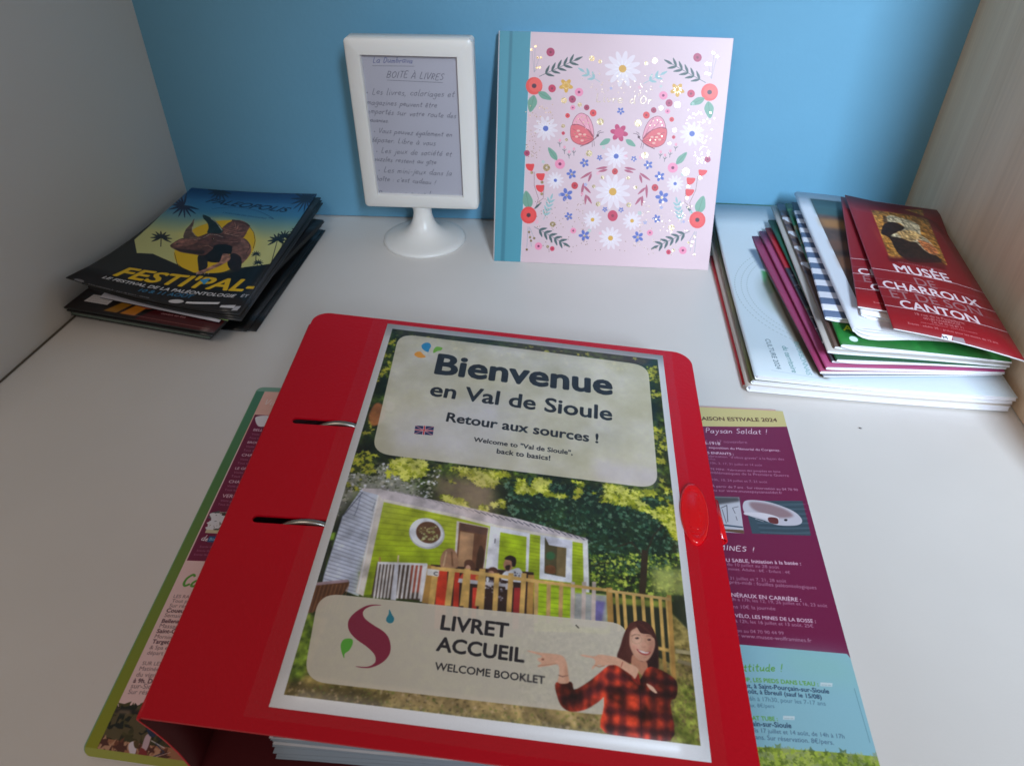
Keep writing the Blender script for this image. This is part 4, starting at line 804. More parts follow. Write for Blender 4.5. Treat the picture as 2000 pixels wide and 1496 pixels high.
    mk = (np.abs(A.a - w0).sum(-1) > .02)[..., None]; nn = fbm(w, h, 20, 12, 4)[..., None]; nn = np.clip((nn - .5) * .9 + 1.0, .7, 1.3); A.a = A.a * (1 - mk) + A.a * nn * mk
    # titles
    A.text('PALEOPOLIS', (1068, 170), (1650, 245), (8, 30, 66), .02, .35, 1, .9); P = A.smooth([(1110, 210), (1250, 200), (1420, 225), (1550, 280), (1400, 240), (1250, 216)]); A.line(P[:28], (30, 76, 120), 1.4); A.text("L'AVENTURE DES DINOSAURES", (1180, 232), (1490, 278), (30, 76, 120), .01)
    A.text("FESTI'PAL-", (418, 668), (1432, 800), Y, .03, .28, 1, 1.0); A.blob([(1010, 680), (1040, 675), (1085, 672), (1040, 715), (1025, 700)], (70, 160, 210))
    A.text("LE FESTIVAL DE LA PALÉONTOLOGIE", (338, 700), (1280, 838), (232, 232, 236), .024, .3); A.text("ÉTÉ", (1325, 838), (1420, 850), (200, 200, 206), .02, .2)
    A.text("10 & 11 AOÛT", (555, 775), (940, 822), (50, 130, 180), .03, .3)
    A.poly([(250, 690), (1500, 870), (1450, 1000), (100, 760)], (50, 52, 58), .25, 20)  # soft grey veil painted over the lower part as glare
    A.ell((190, 748), 30, 12, (140, 140, 146), .8); A.text("www.paleopolis.fr - parc de loisirs - Gannat", (235, 765), (620, 828), (190, 190, 196), 0, 0, .8); A.ell((815, 848), 58, 16, (196, 196, 200)); A.poly([(895, 850), (1160, 868), (1140, 884), (880, 866)], (216, 216, 220)); A.poly([(1165, 895), (1290, 905), (1270, 932), (1150, 912)], (200, 200, 206)); A.poly([(1290, 915), (1335, 918), (1300, 955), (1245, 950)], (180, 180, 186))
    A.grain(.02)
    return A.image('dinosaur festival print')

def art_museum(q, second=False):
    A = Art(620, 1300, q, (140, 22, 32)); A.crop(4.533, 1580, 370); W = (236, 216, 222); G = (160, 110, 116)
    n = fbm(620, 1300, 30, 4, 4)
    tx = np.stack([150 + 90 * (n - .3), 96 + 80 * (n - .3), 40 + 40 * (n - .3)], -1) / 255
    A.poly([(560, 200), (1060, 300), (1230, 690), (720, 610)], (0, 0, 0), tex=tx); A.poly([(560, 300), (720, 610), (600, 400)], (200, 140, 60), .6, 10)
    A.crop(6.8, 1680, 400)
    A.blob([(330, 290), (440, 262), (570, 320), (620, 380), (520, 395), (440, 430), (520, 462), (640, 500), (750, 530), (880, 600), (1090, 780), (900, 800), (700, 780), (560, 700), (480, 600), (410, 470), (300, 400), (290, 385)], (46, 28, 24))
    A.blob([(330, 215), (420, 185), (540, 220), (700, 270), (798, 330), (822, 440), (900, 500), (960, 560), (1040, 660), (1000, 700), (880, 650), (760, 540), (680, 522), (600, 480), (420, 440), (510, 400), (600, 362), (560, 300), (450, 270), (350, 255)], (196, 176, 140))
    A.blob([(510, 400), (640, 380), (760, 410), (830, 470), (780, 500), (680, 520), (560, 460)], (206, 160, 100), .9, 3); A.blob([(780, 510), (880, 530), (960, 570), (1040, 660), (1000, 700), (880, 640)], (190, 104, 56), .9, 3)
    for q1, q2 in (((440, 200), (500, 270)), ((560, 240), (640, 360)), ((660, 300), (760, 390)), ((540, 370), (600, 470)), ((600, 350), (740, 390)), ((680, 500), (760, 500)), ((800, 480), (940, 570)), ((820, 540), (980, 640))): A.line([q1, q2], (70, 48, 34), .9, .8)
    A.blob([(320, 200), (360, 190), (380, 250), (340, 270)], (90, 62, 40), .9, 2)
    A.crop(4.533, 1580, 370)
    mk = A.cover([A.T([(560, 200), (1060, 300), (1230, 690), (720, 610)])]); K = np.zeros((1300, 620, 1)); K[mk[1]:mk[3], mk[0]:mk[2], 0] = mk[4]
    nn = np.clip((fbm(620, 1300, 14, 9, 4)[..., None] - .5) * 1.6 + 1, .6, 1.4); A.a = A.a * (1 - K) + A.a * nn * K
    A.a = boxblur(A.a, 2)
    A.poly([(700, 590), (1200, 660), (1220, 730), (720, 640)], (70, 10, 18), .6, 8)
    for a, b, c in (((535, 675), (1570, 910), W), ((570, 765), (1625, 985), G), ((600, 840), (1670, 1080), W), ((630, 925), (1720, 1165), G), ((665, 1010), (1775, 1262), W)): A.line([a, b], c, 1.3 if c is W else .8)
    A.text('TRÉSORS D\'ART ET D\'HISTOIRE', (800, 655), (1200, 748), G, .005)
    A.text('MUSÉE', (795, 735), (1272, 838), W, .02, 0, 1, 1.0); A.text('DE', (975, 858), (1155, 900), G, .008); A.text('CHARROUX', (672, 858), (1530, 1052), W, .02, 0, 1, .98); A.text('ET DE SON', (742, 948), (1550, 1130), G, .008, 0, 1, .95); A.text('CANTON', (835, 1048), (1530, 1208), W, .02, 0, 1, 1.0)
    for t, a, b in (("18 rue de la Poulaillerie", (960, 1120), (1400, 1215)), ("03140 CHARROUX", (1040, 1165), (1370, 1228)), ("Tél. 04 70 56 87 71", (1110, 1200), (1395, 1258)), ("www.musee-charroux.fr - ouvert d'avril à octobre", (1010, 1195), (1510, 1300)), ("Entrée : adulte 3€ - gratuit pour les moins de 12 ans", (895, 1200), (1690, 1380))): A.text(t, a, b, (206, 150, 150), .004, 0, .9)
    A.poly([(1205, 1305), (1300, 1325), (1290, 1370), (1200, 1350)], (236, 230, 236)); A.text('M', (1222, 1350), (1262, 1358), (90, 90, 100), .04); A.poly([(1300, 1328), (1395, 1345), (1418, 1395), (1305, 1375)], (150, 130, 136))
    A.grain(.015)
    return A.image('museum leaflet print')

def art_culture(q):
    A = Art(900, 1250, q, (206, 218, 226)); A.crop(5.128, 1370, 560); w, h = A.w, A.h
    n = fbm(w, h, 80, 3, 4); c = np.array(A.T([(1250, 60)])[0])
    yy, xx = np.mgrid[0:h, 0:w]; R = np.hypot(xx - c[0], (yy - c[1]))
    rad = np.hypot(*(np.array(A.T([(820, 330)])[0]) - c))
    m = np.clip((rad - R) / (rad * .55), 0, 1)[..., None] ** 1.2; land = np.stack([30 + 100 * n, 40 + 90 * n, 30 + 40 * n], -1) / 255; A.a = A.a * (1 - m) + land * m
    for k in (1.08, 1.16, 1.25):
        d = np.clip(1.6 - np.abs(R - rad * k) / 1.6, 0, 1) * (np.sin(np.arctan2(yy - c[1], xx - c[0]) * 160 / k) > -.2); A.a = A.a * (1 - .35 * d[..., None]) + .35 * d[..., None] * np.array([.42, .5, .46])
    A.crop(3.4, 1440, 480); A.poly([(80, 0), (130, 0), (200, 130), (160, 130)], (84, 100, 122), .9, 6); A.poly([(165, 135), (205, 150), (262, 270), (225, 300), (180, 210)], (48, 130, 60), .9, 5)
    A.poly([(205, 150), (262, 270), (340, 430), (600, 880), (540, 860), (380, 620), (260, 400), (180, 230)], (80, 66, 48), .85, 8); A.crop(5.128, 1370, 560)
    A.text('CULTURE 2024', (640, 505), (750, 815), (96, 116, 126), .012, .0, .9); A.text('du territoire', (806, 575), (905, 850), (96, 140, 142), .01, .1, .9); A.text('BOURBONNAIS', (925, 530), (1050, 870), (96, 150, 150), .004, 0, .8)
    A.line([(700, 830), (1180, 905)], (150, 166, 176), .6)
    A.a[:10] = np.array([120, 160, 110]) / 255; A.grain(.015)
    return A.image('culture magazine print')

Q0 = [(0, 0), (100, 0), (100, 100), (0, 100)]
def art_stripes():
    A = Art(420, 760, Q0, (226, 226, 236))
    for i in range(11): A.poly([(0, i * 9.1 + 4), (100, i * 9.1 + 4), (100, i * 9.1 + 8.6), (0, i * 9.1 + 8.6)], (92, 108, 138))
    A.poly([(0, 0), (100, 0), (100, 9), (0, 9)], (30, 40, 60))
    A.poly([(26, 0), (100, 0), (100, 100), (40, 100), (26, 66)], (60, 60, 84)); A.blob([(24, 55), (36, 50), (44, 60), (60, 64), (50, 74), (34, 68)], (206, 130, 50)); A.scatter([(24, 52), (90, 52), (95, 96), (40, 96)], 200, 6, 20, [(214, 140, 56), (120, 66, 40), (50, 60, 100), (236, 180, 90)], 4, 4, .6)
    return A.image('striped leaflet print')
def art_restaurant():
    A = Art(600, 1000, Q0, (222, 226, 236)); n = fbm(600, 1000, 90, 4, 3); n2 = fbm(600, 1000, 200, 14, 2)
    tx = np.stack([40 + 90 * n, 34 + 60 * n, 30 + 50 * n], -1) / 255; A.poly([(9, 5.5), (91, 5.5), (91, 94), (9, 94)], (0, 0, 0), tex=tx)
    A.poly([(9, 5.5), (91, 5.5), (91, 19), (9, 19)], (60, 96, 100), .9, 10); A.poly([(9, 22), (60, 22), (60, 30), (9, 30)], (190, 130, 60), .7, 14); A.poly([(9, 40), (60, 38), (60, 46), (9, 48)], (120, 80, 60), .7, 10); A.poly([(9, 52), (50, 52), (50, 60), (9, 62)], (150, 96, 60), .6, 12); A.poly([(60, 60), (91, 60), (91, 94), (60, 94)], (46, 60, 60), .9, 20)
    return A.image('restaurant magazine print')
def art_green():
    A = Art(420, 760, Q0, (30, 108, 44)); n = fbm(420, 760, 40, 6, 4); A.a *= (.75 + .5 * n[..., None])
    A.a[:600] = (A.a[:600] * .6 + .4 * np.array([.2, .22, .12])); A.text('Allier', (4, 92), (22, 92), (196, 206, 40), .02, .2); A.ell((8, 96.5), 2.6, 1.5, (206, 226, 226)); A.scatter([(0, 5), (50, 5), (50, 70), (0, 70)], 260, 8, 24, [(20, 96, 36), (90, 150, 60), (30, 60, 30), (120, 110, 60)], 8)
    return A.image('green leaflet print')
def art_zebra():
    A = Art(420, 760, Q0, (110, 86, 78)); r = random.Random(3)
    A.poly([(0, 0), (60, 0), (60, 20), (0, 10)], (84, 90, 110)); A.poly([(20, 0), (100, 0), (100, 40), (40, 34)], (50, 140, 40), 1, 6)
    for i in range(9):
        y = 6 + i * 6; A.blob([(0, y), (14, y + 2), (30, y + 12), (44, y + 16), (40, y + 20), (20, y + 12), (4, y + 5)], (214, 214, 224) if i % 2 else (74, 56, 60))
    A.ell((20, 52), 16, 3.5, (226, 220, 226)); A.poly([(10, 58), (60, 58), (60, 80), (24, 80)], (48, 140, 44), 1, 5); A.poly([(0, 70), (20, 70), (60, 100), (0, 100)], (96, 74, 66), 1, 5)
    return A.image('patterned leaflet print')
def art_tapestry():
    A = Art(420, 760, Q0, (54, 50, 60)); A.poly([(0, 0), (100, 0), (100, 36), (0, 36)], (176, 18, 34)); A.scatter([(0, 38), (100, 38), (100, 100), (0, 100)], 420, 6, 20, [(170, 150, 160), (24, 22, 30), (110, 90, 84), (60, 80, 60), (190, 180, 176)], 5, 4, .5)
    return A.image('photo leaflet print')
def art_plain(name, c1, c2, lines=True, seed=1):
    A = Art(420, 760, Q0, c1); n = fbm(420, 760, 120, seed, 3)[..., None]; A.a = A.a * (1 - n * .5) + n * .5 * np.array(c2) / 255
    return A.image(name)
def art_brown():
    A = Art(820, 1300, Q0, (20, 12, 14)); n = fbm(820, 1300, 60, 5, 3)
    A.poly([(62, 80), (100, 80), (100, 100), (48, 100)], (70, 12, 20)); A.poly([(8, 88.5), (24, 88.5), (23.4, 94), (7, 94)], (206, 200, 200))
    for i in range(3): A.text('pays de gannat tourisme', (9, 90 + i * 1.5), (22, 90 + i * 1.5), (110, 100, 100), 0, 0, .7)
    A.text('H', (18, 86), (25, 86), (150, 120, 70), .03, .3); A.poly([(25, 98), (34, 86), (42, 84), (34, 98)], (160, 110, 30), .95, 3); A.poly([(36, 98), (46, 82), (52, 82), (46, 98)], (196, 120, 30), .95, 3); A.poly([(30, 78), (60, 78), (58, 84), (30, 84)], (90, 50, 24), .8, 10)
    A.blob([(42, 88), (52, 87), (54, 91), (46, 92)], (190, 90, 60)); A.text('parc naturel paleopolis gannat', (56, 92), (86, 92), (190, 150, 150), .01); A.text('ouvert en été', (60, 94), (76, 94), (190, 150, 150), .01)
    A.line([(40, 97.6), (96, 98.2)], (150, 96, 90), .35)
    return A.image('brown leaflet print')

# ================================================================== the red ring binder
PN = np.array([0.1124, -0.066, 0.9915]); PN = PN / np.linalg.norm(PN); PD = 0.133436 / 1.0
def zc(x, y, lift=0.0): return (PD - PN[0] * x - PN[1] * y) / PN[2] + lift
RED = mat('red polypropylene', (200, 0, 28), .36, spec=.35, bump=.22, bscale=420, sss=0.0, var=.10, vscale=5)
RED_SHADE = mat('red polypropylene with painted shade', (74, 0, 8), .6, bump=.05, bscale=700)  # shade of the cavity under the cover, put into a darker red
STEEL = mat('polished steel', (158, 154, 146), .3, metal=1.0)
binder = thing('ring_binder', 'red plastic ring binder with welcome booklet sheet on its cover lying on open brochure', 'binder')
def rounded(P, rad):
    o = []
    for i in range(len(P)):
        p, a, b = np.array(P[i]), np.array(P[i - 1]), np.array(P[(i + 1) % len(P)]); r = rad[i]
        if r <= 0: o.append(p); continue
        u = (a - p) / np.linalg.norm(a - p); v = (b - p) / np.linalg.norm(b - p)
        for t in np.linspace(0, math.pi / 2, 9): 
            o.append(p + u * r * (1 - math.sin(t)) + v * r * (1 - math.cos(t)))
    return o
def plate(name, outline, holes, m, th, parent, zf, bump_edge=.0003):
    cu = bpy.data.curves.new(name, 'CURVE'); cu.dimensions = '2D'; cu.fill_mode = 'BOTH'; cu.extrude = th / 2
    for poly in [outline] + holes:
        sp = cu.splines.new('POLY'); sp.points.add(len(poly) - 1); sp.use_cyclic_u = True
        for q, pt in zip(poly, sp.points): pt.co = (q[0], q[1], 0, 1)
    t = bpy.data.objects.new('outline', cu); me = bpy.data.meshes.new_from_object(t); bpy.data.objects.remove(t); bpy.data.curves.remove(cu)
    me.name = name; me.materials.clear(); me.materials.append(m)
    for v in me.vertices: v.co.z += zf(v.co.x, v.co.y)
    o = link(name, me, parent); return o
TLc, TRc, BLc, BRc = (.2808, -.3392), (.5673, -.3215), (.2940, -.6493), (.5822, -.6400)
cover_outline = rounded([BLc, BRc, TRc, TLc], [.0015, .012, .014, .012])
def slot(a, b, w):
    a, b = np.array(a), np.array(b); d = (b - a) / np.linalg.norm(b - a); n = np.array([-d[1], d[0]]) * w / 2; o = []
    for t in np.linspace(math.pi / 2, 3 * math.pi / 2, 8): o.append(a + d * math.cos(t) * w / 2 + n * math.sin(t))
    for t in np.linspace(-math.pi / 2, math.pi / 2, 8): o.append(b + d * math.cos(t) * w / 2 + n * math.sin(t))
    return o
s1 = slot((.3030, -.4530), (.3520, -.4470), .0052); s2 = slot((.3062, -.5325), (.3560, -.5268), .0052)
front = plate('front_cover', cover_outline, [s1, s2], RED, .0013, binder, zc)
# fold and spine: a curved strip that runs along the left edge
prof = [(.0000, .0000), (-.0016, -.0004), (-.0022, -.0022), (-.0010, -.0050), (.0028, -.0120), (.0062, -.0205), (.0090, -.0300), (.0108, -.0400), (.0122, -.0500), (.0140, -.0580)]
V = []; F = []; nv = 22
for j in range(nv):
    t = j / (nv - 1); bx = lerp(np.array(BLc), np.array(TLc), t); inset = .012 * (1 - math.sqrt(max(0, 1 - max(0, (t - .955) / .045) ** 2))); bx = bx + np.array([inset, 0])
    z0 = zc(bx[0], bx[1]); k = z0 / .058
    for (dx, dz) in prof:
        V.append((bx[0] + dx, bx[1], max(.0012 + .0004, z0 + dz * k)))
m = len(prof)
for j in range(nv - 1):
    for i in range(m - 1): F.append((j * m + i, (j + 1) * m + i, (j + 1) * m + i + 1, j * m + i + 1))
sp = mesh('spine', V, F, [RED, RED_SHADE], binder, smooth=True); solid(sp, .0013, -1, 0, 1)
# back cover on the brochure
back = plate('back_cover', rounded([(.306, -.648), (.578, -.640), (.566, -.335), (.296, -.345)], [0, .012, .012, 0]), [], RED_SHADE, .0013, binder, lambda x, y: .0062)
# rings on a steel plate
def tube(name, pts, r, m, parent, n=10, closed=False, cap=True, ry=None):
    P = [np.array(q, float) for q in pts]; V = []; F = []; K = len(P)
    up = np.array([0, 0, 1.0])
    for i in range(K):
        a = P[(i - 1) % K] if closed or i > 0 else P[i]; b = P[(i + 1) % K] if closed or i < K - 1 else P[i]
        d = b - a; d = d / np.linalg.norm(d); s = np.cross(d, up)
        if np.linalg.norm(s) < .05: s = np.cross(d, np.array([0, 1.0, 0]))
        s = s / np.linalg.norm(s); q = np.cross(s, d)
        for j in range(n):
            t = 2 * math.pi * j / n; V.append(P[i] + s * r * math.cos(t) + q * (ry or r) * math.sin(t))
    for i in range(K if closed else K - 1):
        for j in range(n): F.append((i * n + j, i * n + (j + 1) % n, ((i + 1) % K) * n + (j + 1) % n, ((i + 1) % K) * n + j))
    if cap and not closed: F.append(tuple(range(n - 1, -1, -1))); F.append(tuple(range((K - 1) * n, K * n)))
    return mesh(name, V, F, m, parent, smooth=True)
for (a, b) in (((.3030, -.4530), (.3520, -.4470)), ((.3062, -.5325), (.3560, -.5268))):
    a, b = np.array(a), np.array(b); d = (b - a) / np.linalg.norm(b - a); c = a + d * .026; R = .0245; pts = []
    zt = zc(c[0], c[1], .0004)
    for t in np.linspace(-.30 * math.pi, 1.30 * math.pi, 34):
        pts.append((c[0] + d[0] * R * math.cos(t), c[1] + d[1] * R * math.cos(t), max(.011, zt - R + R * math.sin(t))))
    tube('ring', pts, .0019, STEEL, binder)
mp_ = mesh('mechanism_plate', [(x, y, z) for z in (.0075, .0100) for x, y in ((.326, -.575), (.344, -.575), (.341, -.412), (.323, -.412))], [(4, 5, 6, 7), (0, 1, 5, 4), (1, 2, 6, 5), (2, 3, 7, 6), (3, 0, 4, 7)], STEEL, binder)
# plastic sleeves with papers
SLEEVE = mat('clear plastic sleeve', (176, 190, 204), .12, spec=.6, trans=.35, bump=.3, bscale=40)
SLEEVE2 = mat('paper inside a sleeve', (206, 206, 210), .35, var=.3, vscale=30)
for i in range(16):
    z = .0095 + i * .0013; dx = random.Random(i).uniform(-.0015, .0015); dy = random.Random(i + 50).uniform(-.0025, .0025); nx = 14; V = []; F = []
    for jy in (0, 1):
        for ix in range(nx):
            u = ix / (nx - 1); x = .347 + .222 * u + dx; y = (-.6385 if jy == 0 else -.345) + dy + .008 * u
            zz = z + .0012 * math.sin(u * 9 + i * .8) * (1 - jy) + .004 * (i / 16) * (1 - u)
            V.append((x, y, min(zz, zc(x, y, -.0035))))
    for ix in range(nx - 1): F.append((ix, ix + 1, nx + ix + 1, nx + ix))
    o = mesh('plastic_sleeve', V, F, SLEEVE if i % 2 else SLEEVE2, binder, smooth=True); solid(o, .0005, 0, 0, 0)
# printed sheet in the cover pocket
SH = [(.3496, -.6354), (.5582, -.6276), (.5457, -.3295), (.3366, -.3411)]
def curved(name, cor, zf, mats, parent, uv=True, nx=14, ny=18, th=.0003, off=-1):
    V = []; UV = []; F = []
    for j in range(ny):
        for i in range(nx):
            u, v = i / (nx - 1), j / (ny - 1); q = bil([np.array(c) for c in cor], u, v); V.append((q[0], q[1], zf(u, v, q[0], q[1]))); UV.append((u, v))
    for j in range(ny - 1):
        for i in range(nx - 1): F.append((j * nx + i, j * nx + i + 1, (j + 1) * nx + i + 1, (j + 1) * nx + i))
    o = mesh(name, V, F, mats, parent, uv=UV if uv else None, smooth=True)
    if th: solid(o, th, off)
    return o
wav = lambda u, v: .00018 * math.sin(u * 7 + 1) * math.sin(v * 5)
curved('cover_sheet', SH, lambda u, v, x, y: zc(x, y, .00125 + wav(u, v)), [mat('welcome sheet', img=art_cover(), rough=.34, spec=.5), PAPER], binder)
# clear pocket film
FILM = bpy.data.materials.new('clear pocket film'); FILM.use_nodes = True; ft = FILM.node_tree; ft.nodes.clear()
fo = ft.nodes.new('ShaderNodeOutputMaterial'); fm = ft.nodes.new('ShaderNodeMixShader'); f1 = ft.nodes.new('ShaderNodeBsdfTransparent'); f2 = ft.nodes.new('ShaderNodeBsdfGlossy'); f2.inputs['Roughness'].default_value = .16
f1.inputs[0].default_value = (1, 1, 1, 1)
fr = ft.nodes.new('ShaderNodeValue'); fr.outputs[0].default_value = .03; fb = ft.nodes.new('ShaderNodeBump'); fb.inputs['Strength'].default_value = .5; fb.inputs['Distance'].default_value = .002; fz = ft.nodes.new('ShaderNodeTexNoise'); fz.inputs['Scale'].default_value = 14; ftc = ft.nodes.new('ShaderNodeTexCoord')
for a, b in ((ftc.outputs['Object'], fz.inputs[0]), (fz.outputs[0], fb.inputs['Height']), (fb.outputs[0], f2.inputs['Normal']), (fr.outputs[0], fm.inputs[0]), (f1.outputs[0], fm.inputs[1]), (f2.outputs[0], fm.inputs[2]), (fm.outputs[0], fo.inputs[0])): ft.links.new(a, b)
curved('pocket_film', [(.3400, -.6420), (.5660, -.6365), (.5520, -.3235), (.3255, -.3345)], lambda u, v, x, y: zc(x, y, .0024 + .0006 * math.sin(u * 9) * math.sin(v * 7 + u * 3)), [FILM], binder, th=0, nx=26, ny=34)
# oval press button with a rim and fine grip lines
bc = np.array([.5597, -.4793]); ax = np.array([.0008, .0235]); bx_ = np.array([.0088, -.0022]); V = []; F = []; rings = [(1.0, -.0004), (1.0, .0012), (.97, .0022), (.9, .0030), (.84, .0029), (.78, .0026), (.5, .0034), (.2, .0038)]; n = 40
for k, (s, hh) in enumerate(rings):
    for j in range(n):
        t = 2 * math.pi * j / n; q = bc + ax * s * math.sin(t) + bx_ * s * math.cos(t); V.append((q[0], q[1], zc(q[0], q[1], hh + .0007)))
for k in range(len(rings) - 1):
    for j in range(n): F.append((k * n + j, k * n + (j + 1) % n, (k + 1) * n + (j + 1) % n, (k + 1) * n + j))
F.append(tuple(range((len(rings) - 1) * n, len(rings) * n)))
GLOSS = mat('glossy red plastic', (224, 6, 22), .16, spec=.6)
btn = mesh('press_button', V, F, GLOSS, binder, smooth=True)
for i in range(11):
    t = -.72 + i * .144; c = bc + ax * t; hw = bx_ * .42 * math.sqrt(1 - t * t) * 1.1
    q = [c - hw, c - hw * .3, c + hw * .3, c + hw]; tube('grip_ridge', [(p_[0], p_[1], zc(p_[0], p_[1], .0042 - .0009 * abs(t))) for p_ in q], .00028, GLOSS, btn, n=6)
# rolled hinge of the closing flap at the right edge, open at its near end
def hollow(name, a, b, r, th, m, parent, n=18):
    a, b = np.array(a), np.array(b); d = (b - a) / np.linalg.norm(b - a); s = np.cross(d, [0, 0, 1]); s /= np.linalg.norm(s); q = np.cross(s, d); V = []; F = []
    for P, rr in ((a, r), (b, r), (b, r - th), (a, r - th)):
        for j in range(n): t = 2 * math.pi * j / n; V.append(P + s * rr * math.cos(t) + q * rr * math.sin(t))
    for k in range(4):
        for j in range(n): F.append((k * n + j, k * n + (j + 1) % n, ((k + 1) % 4) * n + (j + 1) % n, ((k + 1) % 4) * n + j))
    return mesh(name, V, F, m, parent, smooth=True)
hollow('flap_hinge', (.5772, -.4900, .0290), (.5742, -.4600, .0315), .0036, .0009, GLOSS, binder)
curved('closing_flap', [(.5700, -.4890), (.5786, -.4890), (.5752, -.4610), (.5670, -.4610)], lambda u, v, x, y: .0062 + .021 * u ** 1.5, [RED], binder, uv=False, th=.001, nx=8, ny=3)
at_base(binder)

# ================================================================== open brochure under the binder
br = thing('open_brochure', 'open maroon, pink and blue tourist brochure with green border lying under the red binder', 'brochure')
LP = [(.242, -.645), (.450, -.650), (.432, -.332), (.2185, -.3395)]
RP = [(.4505, -.650), (.6480, -.6350), (.6452, -.3270), (.4325, -.332)]
q = [proj((c[0], c[1], .003)) for c in (LP[3], LP[2], LP[1], LP[0])]
def round_page(name, cor, zf, mats, parent, rad, which):
    V = []; F = []; UV = []; base = [(0, 0), (1, 0), (1, 1), (0, 1)]; o = []
    P = rounded([np.array(b, float) * np.array([.21, .31]) for b in base], [rad if i in which else 0 for i in range(4)])
    P = [p_ / np.array([.21, .31]) for p_ in P]
    V.append(bil(cor, .5, .5)); UV.append((.5, .5))
    for p_ in P: V.append(bil(cor, *p_)); UV.append(tuple(p_))
    V = [(v[0], v[1], zf) for v in V]; n = len(P)
    for i in range(n): F.append((0, 1 + i, 1 + (i + 1) % n))
    o = mesh(name, V, F, mats, parent, uv=UV); solid(o, .0005); return o
round_page('page', LP, .0030, [mat('brochure left page', img=art_left_page(q), rough=.38, bump=.05, bscale=30), PAPER], br, .0055, (0, 3))
round_page('page', [(x - .0012, y + .0008) for x, y in LP], .0022, [mat('brochure page edge', (120, 160, 120), .45), PAPER], br, .0055, (0, 3))
round_page('page', [(x + .0010, y + .0016) for x, y in LP], .0014, [mat('brochure page edge yellow', (150, 170, 90), .45), PAPER], br, .0055, (0, 3))
q = [proj((c[0], c[1], .003)) for c in (RP[3], RP[2], RP[1], RP[0])]
round_page('page', RP, .0030, [mat('brochure right page', img=art_right_page(q), rough=.36, bump=.05, bscale=30), PAPER], br, .0075, ())
round_page('page', [(.4505, -.649), (.6484, -.6345), (.6400, -.3245), (.4325, -.3305)], .0022, [mat('brochure pink under page', (214, 170, 166), .5), PAPER], br, .0075, ())
round_page('page', [(.4505, -.648), (.6476, -.6350), (.6455, -.3262), (.4325, -.3300)], .0014, [PAPER, PAPER], br, .0075, ())
at_base(br)

# ================================================================== photo frame on its round foot
fr_ = thing('photo_frame', 'white plastic photo frame on a round foot holding a handwritten note', 'photo frame')
WP = mat('satin white plastic', (236, 233, 228), .32, sss=.15)
Yf = -.072
out = [(.2420, .0415), (.3647, .0430), (.3647, .2121), (.2419, .2116)]; inn = [(.2573, .0566), (.3488, .0570), (.3492, .1958), (.2570, .1960)]
def ringframe(name, out, inn, y0, y1, m, parent, rad=.0045, bev=.0017):
    O = rounded(out, [rad] * 4); n = len(O); k = n // 4
    I = []
    for i in range(4): I += [np.array(inn[i])] * k
    V = []; F = []
    layers = [(O, y0 + bev, 0), (O, y0, bev), (I, y0, -.0006), (I, y0 + .004, 0), (I, y1, 0), (O, y1, bev), (O, y1 - bev, 0)]
    cx, cz = np.mean([p_[0] for p_ in out]), np.mean([p_[1] for p_ in out])
    for P, y, ins in layers:
        for p_ in P:
            d = np.array([cx, cz]) - p_; d = np.sign(d) * ins; V.append((p_[0] + d[0], y, p_[1] + d[1]))
    L = len(layers)
    for a in range(L):
        b = (a + 1) % L
        for j in range(n): F.append((a * n + j, a * n + (j + 1) % n, b * n + (j + 1) % n, b * n + j))
    bm = bmesh.new(); me = bpy.data.meshes.new(name); me.from_pydata([tuple(map(float, v)) for v in V], [], F); bm.from_mesh(me); bmesh.ops.remove_doubles(bm, verts=bm.verts, dist=1e-6)
    bmesh.ops.recalc_face_normals(bm, faces=bm.faces); bm.to_mesh(me); bm.free(); me.materials.append(m); me.polygons.foreach_set('use_smooth', [True] * len(me.polygons))
    o = link(name, me, parent); e = o.modifiers.new('split', 'EDGE_SPLIT'); e.split_angle = math.radians(50); return o
ringframe('border', out, inn, Yf, Yf + .019, WP, fr_)
A_ = [(inn[3][0] - .001, Yf + .005, inn[3][1] + .001), (inn[2][0] + .001, Yf + .005, inn[2][1] + .001), (inn[1][0] + .001, Yf + .005, inn[1][1] - .001), (inn[0][0] - .001, Yf + .005, inn[0][1] - .001)]
q = [proj(A_[0]), proj(A_[1]), proj(A_[2]), proj(A_[3])]
note = mesh('handwritten_note', [A_[3], A_[2], A_[1], A_[0]], [(0, 1, 2, 3)], [mat('note paper', img=art_note(q), rough=.5), PAPER], fr_, uv=[(0, 0), (1, 0), (1, 1), (0, 1)]); solid(note, .0004)
GL = bpy.data.materials.new('clear acrylic'); GL.use_nodes = True; gt = GL.node_tree; gt.nodes.clear(); go = gt.nodes.new('ShaderNodeOutputMaterial'); gm = gt.nodes.new('ShaderNodeMixShader'); g1 = gt.nodes.new('ShaderNodeBsdfTransparent'); g2 = gt.nodes.new('ShaderNodeBsdfGlossy'); g1.inputs[0].default_value = (.93, .93, .95, 1); g2.inputs['Roughness'].default_value = .22
gf = gt.nodes.new('ShaderNodeFresnel'); gf.inputs[0].default_value = 1.45; gt.links.new(gf.outputs[0], gm.inputs[0]); gt.links.new(g1.outputs[0], gm.inputs[1]); gt.links.new(g2.outputs[0], gm.inputs[2]); gt.links.new(gm.outputs[0], go.inputs[0])
mesh('glazing', [(p_[0], Yf + .0038, p_[2]) for p_ in (A_[3], A_[2], A_[1], A_[0])], [(0, 1, 2, 3)], GL, fr_)
BK = mat('grey backing', (120, 118, 116), .6)
bk = mesh('backing', [(.2580, Yf + .012, .058), (.3480, Yf + .012, .058), (.3480, Yf + .012, .195), (.2580, Yf + .012, .195)], [(0, 1, 2, 3)], BK, fr_); solid(bk, .002)
